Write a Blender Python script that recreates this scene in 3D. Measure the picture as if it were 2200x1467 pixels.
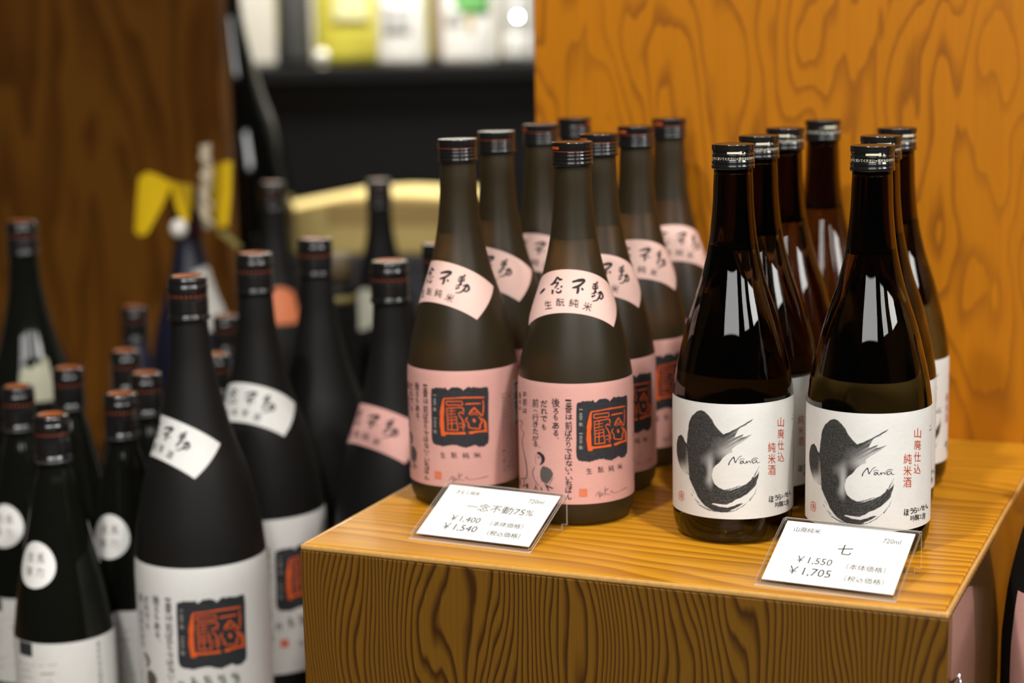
import bpy, bmesh, math, random
import numpy as np
from mathutils import Matrix, Vector
from mathutils.geometry import tessellate_polygon

random.seed(7)
rng = np.random.RandomState(7)
for o in list(bpy.data.objects):
    bpy.data.objects.remove(o, do_unlink=True)
SC = bpy.context.scene
COL = SC.collection

# ------------------------------------------------------------------ camera
FPX, PITCH, ROLL = 3933.466, 0.1767726, 0.0200882      # focal length in px of a 2200 px wide frame
TABLE = 0.241                                          # box top above the low platform (z = 0)
HC = TABLE + 0.3576545
cp, sp, cr, sr = math.cos(PITCH), math.sin(PITCH), math.cos(ROLL), math.sin(ROLL)
fw = Vector((0, cp, -sp)); R0 = Vector((1, 0, 0)); U0 = Vector((0, sp, cp))
cam_d = bpy.data.cameras.new('camera'); cam = bpy.data.objects.new('camera', cam_d); COL.objects.link(cam)
rt = R0 * cr - U0 * sr; up = R0 * sr + U0 * cr
cam.matrix_world = Matrix(((rt.x, up.x, -fw.x, 0), (rt.y, up.y, -fw.y, 0), (rt.z, up.z, -fw.z, HC), (0, 0, 0, 1)))
cam_d.sensor_width = 36.0; cam_d.lens = 36.0 * FPX / 2200.0
cam_d.clip_start = 0.05
cam_d.dof.use_dof = True; cam_d.dof.focus_distance = 1.205; cam_d.dof.aperture_fstop = 3.7
cam_d.dof.aperture_blades = 0
SC.camera = cam

# ------------------------------------------------------------------ world, exposure, lights
wd = bpy.data.worlds.new('world'); SC.world = wd; wd.use_nodes = True
wd.node_tree.nodes['Background'].inputs[0].default_value = (0.022, 0.020, 0.018, 1)
wd.node_tree.nodes['Background'].inputs[1].default_value = 1.0
SC.view_settings.view_transform = 'Standard'; SC.view_settings.look = 'None'
SC.view_settings.gamma = 1.0; SC.view_settings.use_curve_mapping = False
SC.view_settings.exposure = 0.0

def aim(ob, target):
    d = Vector(target) - ob.location
    ob.rotation_euler = d.to_track_quat('-Z', 'Y').to_euler()

def area(name, loc, target, sx, sy, power, col):
    l = bpy.data.lights.new(name, 'AREA'); l.shape = 'RECTANGLE'; l.size = sx; l.size_y = sy
    l.energy = power; l.color = col
    o = bpy.data.objects.new(name, l); COL.objects.link(o); o.location = loc; aim(o, target); return o

def spot(name, loc, target, power, col, ang=60, blend=0.6, rad=0.04):
    l = bpy.data.lights.new(name, 'SPOT'); l.energy = power; l.color = col
    l.spot_size = math.radians(ang); l.spot_blend = blend; l.shadow_soft_size = rad
    o = bpy.data.objects.new(name, l); COL.objects.link(o); o.location = loc; aim(o, target); return o

WARM = (1.0, 0.965, 0.905); NEUT = (1.0, 0.99, 0.96)
# bright shop front behind the photographer, in three bays
area('shop_window_light', (-0.75, -3.6, 2.80), (0.1, 1.3, 0.4), 3.4, 1.25, 110, NEUT)
area('shop_window_light', (2.55, -3.1, 2.80), (0.1, 1.3, 0.4), 1.1, 1.25, 45, NEUT)
area('shop_window_light', (4.4, -1.6, 2.80), (0.1, 1.3, 0.4), 1.7, 1.25, 110, NEUT)
# ceiling spots over the display
spot('ceiling_spot_light', (-0.60, 0.35, 2.35), (-0.05, 1.33, 0.3), 132, WARM, 50, 0.6, 0.06)
spot('ceiling_spot_light', (0.62, 0.25, 2.35), (0.18, 1.27, 0.3), 158, WARM, 50, 0.6, 0.06)
# lamp over the far shelf
area('shelf_lamp_light', (-0.25, 3.26, 1.45), (-0.25, 3.62, 0.50), 1.2, 0.2, 38, NEUT)

# ------------------------------------------------------------------ picture <-> place
def rays(px, py):
    x = np.asarray(px, float) - 1100; y = np.asarray(py, float) - 733.5
    a = (x * cr - y * sr) / FPX; b = -(x * sr + y * cr) / FPX
    return np.stack([a, cp + b * sp, -sp + b * cp], -1)
def at(px, py, z):
    r = rays(px, py); t = (z - HC) / r[2]; return Vector((r[0] * t, r[1] * t, z))
def atZ(px, py, Z):
    r = rays(px, py) * Z; return Vector((r[0], r[1], HC + r[2]))
def proj(P):
    P = np.asarray(P, float); dx, dy, dz = P[..., 0], P[..., 1], P[..., 2] - HC
    Z = dy * cp - dz * sp; Y = dy * sp + dz * cp
    x = FPX * dx / Z; y = -FPX * Y / Z
    return 1100 + x * cr + y * sr, 733.5 - x * sr + y * cr

# ------------------------------------------------------------------ materials
def new_mat(name):
    m = bpy.data.materials.new(name); m.use_nodes = True
    nt = m.node_tree; b = nt.nodes['Principled BSDF']; return m, nt, b
def N(nt, typ, **kw):
    n = nt.nodes.new(typ)
    for k, v in kw.items(): setattr(n, k, v)
    return n
def mth(nt, op, a, b=None, c=None):
    n = N(nt, 'ShaderNodeMath', operation=op)
    for i, v in enumerate((a, b, c)):
        if v is None: continue
        if hasattr(v, 'is_output'): nt.links.new(v, n.inputs[i])
        else: n.inputs[i].default_value = v
    return n.outputs[0]
def ramp(nt, fac, stops):
    n = N(nt, 'ShaderNodeValToRGB'); nt.links.new(fac, n.inputs[0])
    el = n.color_ramp.elements
    while len(el) < len(stops): el.new(0.5)
    for e, (p, c) in zip(el, stops):
        e.position = p; e.color = (*c, 1) if len(c) == 3 else c
    return n.outputs[0]
def mixc(nt, fac, a, b, mode='MIX'):
    n = N(nt, 'ShaderNodeMix', data_type='RGBA', blend_type=mode)
    for i, v in ((0, fac), (6, a), (7, b)):
        if hasattr(v, 'is_output'): nt.links.new(v, n.inputs[i])
        elif i == 0: n.inputs[0].default_value = v
        else: n.inputs[i].default_value = (*v, 1)
    return n.outputs[2]
def noise(nt, vec, scale, detail=3, rough=0.5):
    n = N(nt, 'ShaderNodeTexNoise'); n.inputs['Scale'].default_value = scale
    n.inputs['Detail'].default_value = detail; n.inputs['Roughness'].default_value = rough
    nt.links.new(vec, n.inputs['Vector']); return n.outputs[0]
def coords(nt, scale=(1, 1, 1), loc=(0, 0, 0)):
    tc = N(nt, 'ShaderNodeTexCoord'); mp = N(nt, 'ShaderNodeMapping')
    mp.inputs['Scale'].default_value = scale; mp.inputs['Location'].default_value = loc
    nt.links.new(tc.outputs['Object'], mp.inputs[0]); return mp.outputs[0]

def simple(name, col, rough=0.5, spec=0.5, metal=0.0, coat=0.0, var=0.06, vs=60.0):
    m, nt, b = new_mat(name)
    f = noise(nt, coords(nt), vs, 3)
    k = mth(nt, 'MULTIPLY_ADD', f, 2 * var, 1 - var)
    mx = N(nt, 'ShaderNodeVectorMath', operation='SCALE'); mx.inputs[0].default_value = col
    nt.links.new(k, mx.inputs['Scale']); nt.links.new(mx.outputs[0], b.inputs['Base Color'])
    b.inputs['Roughness'].default_value = rough; b.inputs['Metallic'].default_value = metal
    b.inputs['Specular IOR Level'].default_value = spec; b.inputs['Coat Weight'].default_value = coat
    b.inputs['Coat Roughness'].default_value = 0.06
    return m

def wood(name, axis, light, dark, K, B, ns, lo=0.45, hi=0.9, rough=0.3, coat=0.35, streak=0.25, loc=(0, 0, 0), crough=0.08, amount=0.9, mask=0.0, zf=0.26, n2k=0.10):
    """plywood face: contour lines of a stretched height field. axis = grain axis (0 x / 2 z), K lines per metre across."""
    m, nt, b = new_mat(name)
    tc = N(nt, 'ShaderNodeTexCoord'); sep = N(nt, 'ShaderNodeSeparateXYZ'); nt.links.new(tc.outputs['Object'], sep.inputs[0])
    if axis == 2:   # vertical grain on a face in x-z (or y-z)
        across = mth(nt, 'ADD', sep.outputs[0], sep.outputs[1])
        sc1 = (ns, ns, ns * zf); sc2 = (ns * 3.1, ns * 3.1, ns * 0.5); scs = (420, 420, 9)
    else:           # grain along x on a horizontal face
        across = sep.outputs[1]
        sc1 = (ns * 0.20, ns, ns); sc2 = (ns * 0.42, ns * 3.1, ns); scs = (9, 420, 420)
    n1 = noise(nt, coords(nt, sc1, loc), 1.0, 2, 0.45)
    n2 = noise(nt, coords(nt, sc2, loc), 1.0, 3, 0.55)
    f = mth(nt, 'MULTIPLY_ADD', across, K, mth(nt, 'MULTIPLY', n1, B))
    f = mth(nt, 'MULTIPLY_ADD', n2, B * n2k, f)
    fr = mth(nt, 'FRACT', f)
    line = ramp(nt, fr, [(0.0, (0, 0, 0)), (lo, (0.05, 0.05, 0.05)), (hi, (1, 1, 1)), (min(hi + 0.05, 0.99), (0.9, 0.9, 0.9)), (1.0, (0, 0, 0))])
    st = noise(nt, coords(nt, scs, loc), 1.0, 2, 0.6)
    am = noise(nt, coords(nt, (4, 4, 2), loc), 1.0, 2, 0.5)
    amt = mth(nt, 'MULTIPLY', line, mth(nt, 'MULTIPLY_ADD', am, 0.7, amount - 0.35))
    if mask:
        mk_ = noise(nt, coords(nt, (6.5, 6.5, 0.8), loc), 1.0, 1, 0.4)
        amt = mth(nt, 'MULTIPLY', amt, ramp(nt, mk_, [(0.40, (1 - mask,) * 3), (0.56, (1, 1, 1))]))
    c = mixc(nt, amt, light, dark)
    s2 = mth(nt, 'MULTIPLY_ADD', st, streak * 2, 1 - streak)
    v = N(nt, 'ShaderNodeVectorMath', operation='SCALE'); nt.links.new(c, v.inputs[0]); nt.links.new(s2, v.inputs['Scale'])
    nt.links.new(v.outputs[0], b.inputs['Base Color'])
    b.inputs['Roughness'].default_value = rough; b.inputs['Coat Weight'].default_value = coat; b.inputs['Specular IOR Level'].default_value = 0.3
    b.inputs['Coat Roughness'].default_value = crough
    bp = N(nt, 'ShaderNodeBump'); bp.inputs['Strength'].default_value = 0.06; bp.inputs['Distance'].default_value = 0.001
    nt.links.new(line, bp.inputs['Height']); nt.links.new(bp.outputs[0], b.inputs['Normal'])
    return m

def paper(name, col, rough=0.7, ink=False):
    m, nt, b = new_mat(name)
    v = coords(nt)
    fib = noise(nt, coords(nt, (260, 260, 700)), 1.0, 4, 0.65)
    blot = noise(nt, v, 90, 3)
    k = mth(nt, 'MULTIPLY_ADD', fib, 0.13, 0.90)
    k = mth(nt, 'MULTIPLY_ADD', blot, 0.08, mth(nt, 'SUBTRACT', k, 0.04))
    sc = N(nt, 'ShaderNodeVectorMath', operation='SCALE'); sc.inputs[0].default_value = col; nt.links.new(k, sc.inputs['Scale'])
    out = sc.outputs[0]
    if ink:
        at_ = N(nt, 'ShaderNodeAttribute', attribute_name='ink')
        gr = noise(nt, coords(nt, (900, 900, 900)), 1.0, 3, 0.7)
        d = mth(nt, 'MULTIPLY', at_.outputs['Fac'], mth(nt, 'MULTIPLY_ADD', gr, 0.26, 0.84))
        d = mth(nt, 'MINIMUM', d, 1.0)
        out = mixc(nt, d, out, (0.022, 0.021, 0.020))
    nt.links.new(out, b.inputs['Base Color']); b.inputs['Roughness'].default_value = rough
    b.inputs['Specular IOR Level'].default_value = 0.25
    bp = N(nt, 'ShaderNodeBump'); bp.inputs['Strength'].default_value = 0.12; bp.inputs['Distance'].default_value = 0.0005
    nt.links.new(fib, bp.inputs['Height']); nt.links.new(bp.outputs[0], b.inputs['Normal'])
    return m

def glass(name, col, rough=0.0, ior=1.45, frost=0.0, fcol=(0.1, 0.09, 0.07)):
    m, nt, b = new_mat(name)
    f = noise(nt, coords(nt), 25, 2)
    k = mth(nt, 'MULTIPLY_ADD', f, 0.12, 0.94)
    sc = N(nt, 'ShaderNodeVectorMath', operation='SCALE'); sc.inputs[0].default_value = col; nt.links.new(k, sc.inputs['Scale'])
    nt.links.new(sc.outputs[0], b.inputs['Base Color'])
    b.inputs['Transmission Weight'].default_value = 1.0; b.inputs['Roughness'].default_value = rough; b.inputs['IOR'].default_value = ior
    if frost > 0:
        d = N(nt, 'ShaderNodeBsdfPrincipled'); d.inputs['Base Color'].default_value = (*fcol, 1)
        d.inputs['Roughness'].default_value = 0.40; d.inputs['Specular IOR Level'].default_value = 0.28
        mx = N(nt, 'ShaderNodeMixShader'); mx.inputs[0].default_value = frost
        out = nt.nodes['Material Output']
        nt.links.new(b.outputs[0], mx.inputs[1]); nt.links.new(d.outputs[0], mx.inputs[2]); nt.links.new(mx.outputs[0], out.inputs[0])
    return m

M = {}
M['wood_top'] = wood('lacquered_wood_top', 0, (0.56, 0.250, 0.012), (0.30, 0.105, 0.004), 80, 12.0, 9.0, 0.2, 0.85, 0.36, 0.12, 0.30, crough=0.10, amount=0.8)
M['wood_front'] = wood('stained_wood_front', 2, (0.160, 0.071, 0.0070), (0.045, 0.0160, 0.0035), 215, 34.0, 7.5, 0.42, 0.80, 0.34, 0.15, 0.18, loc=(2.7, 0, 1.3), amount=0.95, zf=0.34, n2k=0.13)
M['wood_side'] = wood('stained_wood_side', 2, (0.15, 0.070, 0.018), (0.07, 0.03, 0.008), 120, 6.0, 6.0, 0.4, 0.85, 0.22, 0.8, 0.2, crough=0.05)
M['wood_edge'] = simple('pale_wood_edge', (0.55, 0.30, 0.085), 0.35, 0.5, 0, 0.4, 0.25, 220)
M['wood_panel'] = wood('orange_wood_panel', 2, (0.40, 0.134, 0.0010), (0.185, 0.054, 0.0025), 16, 15.0, 12.0, 0.58, 0.90, 0.45, 0.0, 0.13, loc=(0.35, 0, 0.35), crough=0.2, amount=0.8, mask=0.85, zf=0.30)
M['wood_dark'] = wood('dark_wood_panel', 2, (0.24, 0.090, 0.010), (0.12, 0.04, 0.005), 16, 9.0, 7.0, 0.35, 0.88, 0.4, 0.2, 0.14, crough=0.2)
M['platform'] = wood('platform_wood', 0, (0.12, 0.06, 0.02), (0.05, 0.022, 0.008), 60, 5.0, 6.0, rough=0.5, coat=0.1)
M['brown_glass'] = glass('brown_bottle_glass', (0.130, 0.085, 0.024), 0.0)
M['frost_glass'] = glass('frosted_brown_glass', (0.38, 0.235, 0.070), 0.40, 1.40, 0.42, (0.044, 0.034, 0.016))
M['black_frost'] = simple('matte_black_glass', (0.0075, 0.0066, 0.0060), 0.55, 0.2)
M['black_gloss'] = simple('glossy_black_glass', (0.0045, 0.005, 0.0035), 0.06, 0.42, 0, 0.0)
M['navy_glass'] = simple('navy_glass', (0.010, 0.011, 0.026), 0.35, 0.5)
M['cap_black'] = simple('black_cap_enamel', (0.008, 0.008, 0.008), 0.16, 0.6, 0.0, 0.5)
M['cap_top'] = simple('cap_top_reflection_tint', (0.030, 0.018, 0.010), 0.22, 0.6, 0.5, 0.3)  # black cap top; warm reflection of the orange panel tinted into the colour
M['cap_orange'] = simple('orange_cap_print', (0.50, 0.085, 0.012), 0.4)
M['cap_disc'] = simple('dull_orange_cap_disc', (0.27, 0.075, 0.016), 0.45)
M['cap_dash'] = simple('dim_orange_cap_print', (0.30, 0.052, 0.010), 0.4)
M['cap_red'] = simple('dull_red_cap_print', (0.20, 0.032, 0.012), 0.3)
M['cap_white'] = simple('cream_cap_print', (0.72, 0.66, 0.50), 0.45)
M['cap_grey'] = simple('grey_cap_ring', (0.10, 0.10, 0.10), 0.25, 0.6, 0.6)
M['pink'] = paper('pink_washi', (0.68, 0.365, 0.325))
M['pink_collar'] = paper('pale_pink_washi', (0.80, 0.53, 0.465))
M['white'] = paper('white_washi', (0.72, 0.71, 0.685))
M['white_ink'] = paper('white_washi_with_ink', (0.74, 0.73, 0.70), ink=True)
M['ink'] = simple('black_ink', (0.022, 0.021, 0.022), 0.7, 0.2, var=0.3, vs=700)
M['ink_soft'] = simple('grey_ink', (0.10, 0.088, 0.080), 0.7, 0.2, var=0.3, vs=700)
M['charcoal'] = simple('charcoal_stamp_ink', (0.030, 0.031, 0.035), 0.7, 0.2, var=0.45, vs=500)
M['red'] = simple('orange_seal_ink', (0.72, 0.115, 0.022), 0.6, 0.2, var=0.25, vs=600)
M['red_deep'] = simple('red_letter_ink', (0.55, 0.085, 0.030), 0.6, 0.2, var=0.1, vs=500)
M['red_pale'] = simple('pale_red_seal_ink', (0.66, 0.19, 0.10), 0.6, 0.2, var=0.3, vs=700)
M['pale'] = simple('pale_script_ink', (0.42, 0.40, 0.37), 0.6, 0.2, var=0.2, vs=700)
M['olive'] = simple('olive_line_ink', (0.34, 0.30, 0.17), 0.6, 0.2)
M['card'] = simple('white_card_paper', (0.90, 0.90, 0.885), 0.6, 0.2, var=0.01)
M['card_ink'] = simple('dark_grey_print', (0.035, 0.035, 0.038), 0.6, 0.2, var=0.05)
M['sticker'] = simple('white_sticker_paper', (0.78, 0.775, 0.755), 0.5, 0.3, var=0.02)
M['sticker_ink'] = simple('brown_sticker_print', (0.24, 0.19, 0.155), 0.6, 0.2)
m, nt, b = new_mat('clear_acrylic')     # thin sheet: straight-through plus a fresnel sheen
tr = N(nt, 'ShaderNodeBsdfTransparent'); tr.inputs[0].default_value = (0.965, 0.965, 0.96, 1)
gl = N(nt, 'ShaderNodeBsdfGlossy'); gl.inputs['Roughness'].default_value = 0.05; lw = N(nt, 'ShaderNodeLayerWeight'); lw.inputs[0].default_value = 0.5
fz = mth(nt, 'MULTIPLY_ADD', mth(nt, 'POWER', lw.outputs['Facing'], 4.0), 0.35, 0.025)
mx = N(nt, 'ShaderNodeMixShader'); nt.links.new(fz, mx.inputs[0]); nt.links.new(tr.outputs[0], mx.inputs[1]); nt.links.new(gl.outputs[0], mx.inputs[2])
nt.links.new(mx.outputs[0], nt.nodes['Material Output'].inputs[0])
m2, nt, b = new_mat('acrylic_cut_edge')
b.inputs['Base Color'].default_value = (0.80, 0.77, 0.72, 1); b.inputs['Roughness'].default_value = 0.2
tr = N(nt, 'ShaderNodeBsdfTransparent'); mx = N(nt, 'ShaderNodeMixShader'); mx.inputs[0].default_value = 0.55
nt.links.new(tr.outputs[0], mx.inputs[1]); nt.links.new(b.outputs[0], mx.inputs[2]); nt.links.new(mx.outputs[0], nt.nodes['Material Output'].inputs[0])
M['acrylic_edge'] = m2
M['acrylic'] = m

# ------------------------------------------------------------------ helpers: objects
def tag(o, label=None, cat=None, group=None, kind=None):
    if label: o['label'] = label
    if cat: o['category'] = cat
    if group: o['group'] = group
    if kind: o['kind'] = kind
    return o
def empty(name, loc, rz=0.0):
    o = bpy.data.objects.new(name, None); COL.objects.link(o); o.location = loc; o.rotation_euler = (0, 0, rz)
    o.empty_display_size = 0.02; return o
def mesh_obj(name, verts, faces, mat, parent=None, smooth=True, loc=None, mats=None, fmat=None):
    me = bpy.data.meshes.new(name); me.from_pydata([tuple(v) for v in verts], [], [tuple(f) for f in faces])
    for mm in (mats or [mat]): me.materials.append(mm)
    if fmat is not None: me.polygons.foreach_set('material_index', fmat)
    if smooth: me.polygons.foreach_set('use_smooth', [True] * len(me.polygons))
    me.update(); o = bpy.data.objects.new(name, me); COL.objects.link(o)
    if parent: o.parent = parent
    if loc: o.location = loc
    return o
def copy_tree(o, parent=None):
    c = o.copy(); COL.objects.link(c); c.parent = parent
    for ch in list(o.children): copy_tree(ch, c)
    return c
def bm_obj(name, bm, mat, parent=None, smooth=False, loc=None):
    me = bpy.data.meshes.new(name); bm.to_mesh(me); bm.free(); me.materials.append(mat)
    if smooth: me.polygons.foreach_set('use_smooth', [True] * len(me.polygons))
    o = bpy.data.objects.new(name, me); COL.objects.link(o)
    if parent: o.parent = parent
    if loc: o.location = loc
    return o
def box_bm(x0, x1, y0, y1, z0, z1, bev=0.0, seg=2):
    bm = bmesh.new(); bmesh.ops.create_cube(bm, size=1)
    for v in bm.verts:
        v.co = Vector((x0 if v.co.x < 0 else x1, y0 if v.co.y < 0 else y1, z0 if v.co.z < 0 else z1))
    if bev: bmesh.ops.bevel(bm, geom=bm.edges[:], offset=bev, segments=seg, affect='EDGES', profile=0.5)
    return bm

# ------------------------------------------------------------------ helpers: lathe
def spline(pts, n=6):
    """monotone-ish catmull-rom through (h, r) points, dense"""
    P = np.array(pts, float); out = []
    for i in range(len(P) - 1):
        p0 = P[max(i - 1, 0)]; p1 = P[i]; p2 = P[i + 1]; p3 = P[min(i + 2, len(P) - 1)]
        for k in range(n):
            t = k / n
            out.append(0.5 * ((2 * p1) + (-p0 + p2) * t + (2 * p0 - 5 * p1 + 4 * p2 - p3) * t * t + (-p0 + 3 * p1 - 3 * p2 + p3) * t ** 3))
    out.append(P[-1]); return np.array(out)
def lathe(profile, seg=64, flip=False, knurl=None):
    """profile: list of (h, r); closed with poles where r == 0. knurl=(h0,h1,amp): radial teeth."""
    V, F = [], []; rows = []
    for h, r in profile:
        if r < 1e-7:
            rows.append([len(V)]); V.append((0, 0, h)); continue
        row = []
        for i in range(seg):
            a = 2 * math.pi * i / seg; rr = r
            if knurl and knurl[0] <= h <= knurl[1] and i % 2: rr = r - knurl[2]
            row.append(len(V)); V.append((rr * math.sin(a), -rr * math.cos(a), h))
        rows.append(row)
    for a, b2 in zip(rows[:-1], rows[1:]):
        for i in range(seg):
            j = (i + 1) % seg
            if len(a) == 1 and len(b2) == 1: continue
            if len(a) == 1: f = (a[0], b2[j], b2[i])
            elif len(b2) == 1: f = (a[i], a[j], b2[0])
            else: f = (a[i], a[j], b2[j], b2[i])
            F.append(f[::-1] if flip else f)
    return V, F

class Prof:
    """outer profile of a bottle: radius as a function of height"""
    def __init__(self, base, upper):
        s = spline(upper, 6)
        self.pts = [(h, r) for h, r in base] + [(float(h), float(r)) for h, r in s]
        self.h = np.array([p[0] for p in self.pts[1:]]); self.r = np.array([p[1] for p in self.pts[1:]])
    def rad(self, h): return np.interp(h, self.h, self.r)
    def hit(self, pos, px, py):
        """where the picture rays meet the bottle standing at pos: (theta, h); theta 0 faces -y"""
        px = np.atleast_1d(np.asarray(px, float)); py = np.atleast_1d(np.asarray(py, float))
        r = rays(px, py); r = r / r[:, 1:2]
        ts = np.linspace(pos[1] - 0.07, pos[1] + 0.01, 260)
        X = r[:, 0:1] * ts[None]; Z = HC + r[:, 2:3] * ts[None] - pos[2]
        rho = np.hypot(X - pos[0], ts[None] - pos[1]); f = rho - self.rad(Z)
        neg = f < 0; hasn = neg.any(1); k = np.where(hasn, neg.argmax(1), f.argmin(1)); k = np.maximum(k, 1)
        i = np.arange(len(px)); f0, f1 = f[i, k - 1], f[i, k]
        w = np.where(hasn, np.clip(f0 / np.where(np.abs(f0 - f1) < 1e-12, 1, f0 - f1), 0, 1), 1.0)
        t = ts[k - 1] + (ts[k] - ts[k - 1]) * w
        x = r[:, 0] * t - pos[0]; y = t - pos[1]; h = HC + r[:, 2] * t - pos[2]
        return np.arctan2(x, -y), h

R72 = 0.0415
P72 = Prof([(0.0, 0.0), (0.0, 0.030), (0.0006, 0.0345), (0.0025, 0.0378), (0.006, 0.0398), (0.010, 0.0409), (0.015, 0.0414)],
           [(0.018, 0.0415), (0.030, 0.0415), (0.080, 0.0415), (0.090, 0.0415), (0.097, 0.0413), (0.104, 0.0408), (0.1186, 0.0384), (0.1333, 0.0351), (0.1517, 0.0303), (0.1762, 0.0224),
            (0.2008, 0.01685), (0.2249, 0.0141), (0.2420, 0.0134), (0.2500, 0.0130), (0.2560, 0.0130)])
RIS = 0.0545
PIS = Prof([(0.0, 0.0), (0.0, 0.042), (0.001, 0.048), (0.004, 0.052), (0.009, 0.054)],
           [(0.014, 0.0545), (0.030, 0.0545), (0.135, 0.0545), (0.148, 0.0545), (0.156, 0.0543), (0.166, 0.0537), (0.198, 0.0502), (0.2345, 0.0422), (0.259, 0.0335), (0.280, 0.0272),
            (0.306, 0.0214), (0.325, 0.0178), (0.338, 0.0163), (0.358, 0.0150), (0.368, 0.0148)])
PSM = Prof([(0.0, 0.0), (0.0, 0.030), (0.0006, 0.0345), (0.0025, 0.0380), (0.006, 0.0402), (0.012, 0.0417)],
           [(0.016, 0.0420), (0.030, 0.0420), (0.078, 0.0420), (0.088, 0.0420), (0.0940, 0.0418), (0.1020, 0.0412), (0.1370, 0.0357), (0.1770, 0.0270), (0.2053, 0.0207), (0.2213, 0.0173),
            (0.2370, 0.0130), (0.2450, 0.0127), (0.2500, 0.0127)])

# ------------------------------------------------------------------ helpers: flat print (2-D shapes, then wrapped)
ALLTXT = set()
_gl = {}
def glyph(body, bold=0.0):
    """2-D triangles of a string, fitted to the unit box (-.5...5)"""
    if len(body) > 1: bold = 0.0
    elif ord(body) >= 0x4e00 and body != '一': bold *= 0.25      # dense characters clog when emboldened
    else: bold *= 0.7
    key = (body, bold)
    if key in _gl: return _gl[key]
    cu = bpy.data.curves.new('glyph', 'FONT'); cu.body = body; cu.size = 1.0; cu.resolution_u = 2; cu.offset = bold
    ob = bpy.data.objects.new('glyph', cu); COL.objects.link(ob)
    dg = bpy.context.evaluated_depsgraph_get()
    me = bpy.data.meshes.new_from_object(ob.evaluated_get(dg))
    bm = bmesh.new(); bm.from_mesh(me); bmesh.ops.triangulate(bm, faces=bm.faces[:])
    for _ in range(2):
        es = [e for e in bm.edges if e.calc_length() > 0.22]
        if es and len(body) == 1:
            bmesh.ops.subdivide_edges(bm, edges=es, cuts=1); bmesh.ops.triangulate(bm, faces=[f for f in bm.faces if len(f.verts) > 3])
    V = np.array([(v.co.x, v.co.y) for v in bm.verts]); bm.verts.index_update()
    F = [tuple(v.index for v in f.verts) for f in bm.faces]
    bm.free(); bpy.data.objects.remove(ob, do_unlink=True); bpy.data.curves.remove(cu); bpy.data.meshes.remove(me)
    lo, hi = V.min(0), V.max(0); V = (V - (lo + hi) / 2) / np.maximum(hi - lo, 1e-6)
    _gl[key] = (V, F, (hi - lo)); return _gl[key]

class Ink:
    """collects 2-D shapes; y grows downwards (picture convention) unless up=True"""
    def __init__(self): self.V = []; self.F = []
    def add(self, V, F):
        k = len(self.V); self.V += [tuple(v) for v in V]; self.F += [tuple(i + k for i in f) for f in F]
    def char(self, c, x, y, w, h, rot=0.0, bold=0.0, up=False):
        V, F, _ = glyph(c, bold); A = V * [w, h if up else -h]
        a = math.radians(rot); ca, sa = math.cos(a), math.sin(a)
        self.add(np.c_[A[:, 0] * ca - A[:, 1] * sa + x, A[:, 0] * sa + A[:, 1] * ca + y], F)
    def stroke(self, pts, n=4, jit=0.0):
        P = spline(pts, n) if len(pts) > 2 else np.array([np.array(pts[0]) + (np.array(pts[1]) - np.array(pts[0])) * t for t in np.linspace(0, 1, 5)])
        L, Rr = [], []
        for i in range(len(P)):
            d = P[min(i + 1, len(P) - 1), :2] - P[max(i - 1, 0), :2]; l = np.hypot(*d) or 1; n_ = np.array([-d[1], d[0]]) / l
            w = max(P[i, 2], 0.0) / 2 * (1 + jit * rng.uniform(-1, 1))
            L.append(P[i, :2] + n_ * w); Rr.append(P[i, :2] - n_ * w)
        def capd(a, b2, s):
            d = (a[:2] - b2[:2]); l = np.hypot(*d) or 1; return a[:2] + d / l * a[2] * 0.35
        e0 = capd(P[0], P[1], 1); e1 = capd(P[-1], P[-2], 1)
        V = [e0] + [q for pr in zip(L, Rr) for q in pr] + [e1]; m_ = len(P)
        F = [(0, 2, 1)] + [(1 + 2 * i, 2 + 2 * i, 4 + 2 * i, 3 + 2 * i) for i in range(m_ - 1)] + [(2 * m_ - 1, 2 * m_, 2 * m_ + 1)]
        self.add(V, F)
    def poly(self, pts, maxlen=None):
        bm = bmesh.new(); vs = [bm.verts.new((p[0], p[1], 0)) for p in pts]
        for t in tessellate_polygon([[Vector((p[0], p[1], 0)) for p in pts]]): 
            try: bm.faces.new([vs[i] for i in t])
            except ValueError: pass
        if maxlen:
            for _ in range(6):
                es = [e for e in bm.edges if e.calc_length() > maxlen]
                if not es: break
                bmesh.ops.subdivide_edges(bm, edges=es, cuts=1); bmesh.ops.triangulate(bm, faces=[f for f in bm.faces if len(f.verts) > 3])
        bm.verts.index_update()
        self.add([(v.co.x, v.co.y) for v in bm.verts], [tuple(v.index for v in f.verts) for f in bm.faces]); bm.free()
    def rect(self, x0, y0, x1, y1, nx=1, ny=1):
        V = [(x0 + (x1 - x0) * i / nx, y0 + (y1 - y0) * j / ny) for j in range(ny + 1) for i in range(nx + 1)]
        F = [(j * (nx + 1) + i, j * (nx + 1) + i + 1, (j + 1) * (nx + 1) + i + 1, (j + 1) * (nx + 1) + i) for j in range(ny) for i in range(nx)]
        self.add(V, F)
    def arr(self): return np.array(self.V, float)

def wrap(name, th, h, F, prof, off, mat, parent):
    """put (theta, height) points on a bottle surface; faces turned outwards"""
    th = np.asarray(th); h = np.asarray(h); r = prof.rad(h) + off
    V = np.c_[r * np.sin(th), -r * np.cos(th), h]
    G = []
    for f in F:
        a, b2, c = th[f[0]], th[f[1]], th[f[2]]; A = (b2 - a) * (h[f[2]] - h[f[0]]) - (c - a) * (h[f[1]] - h[f[0]])
        G.append(f if A > 0 else f[::-1])
    return mesh_obj(name, V, G, mat, parent)

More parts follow.
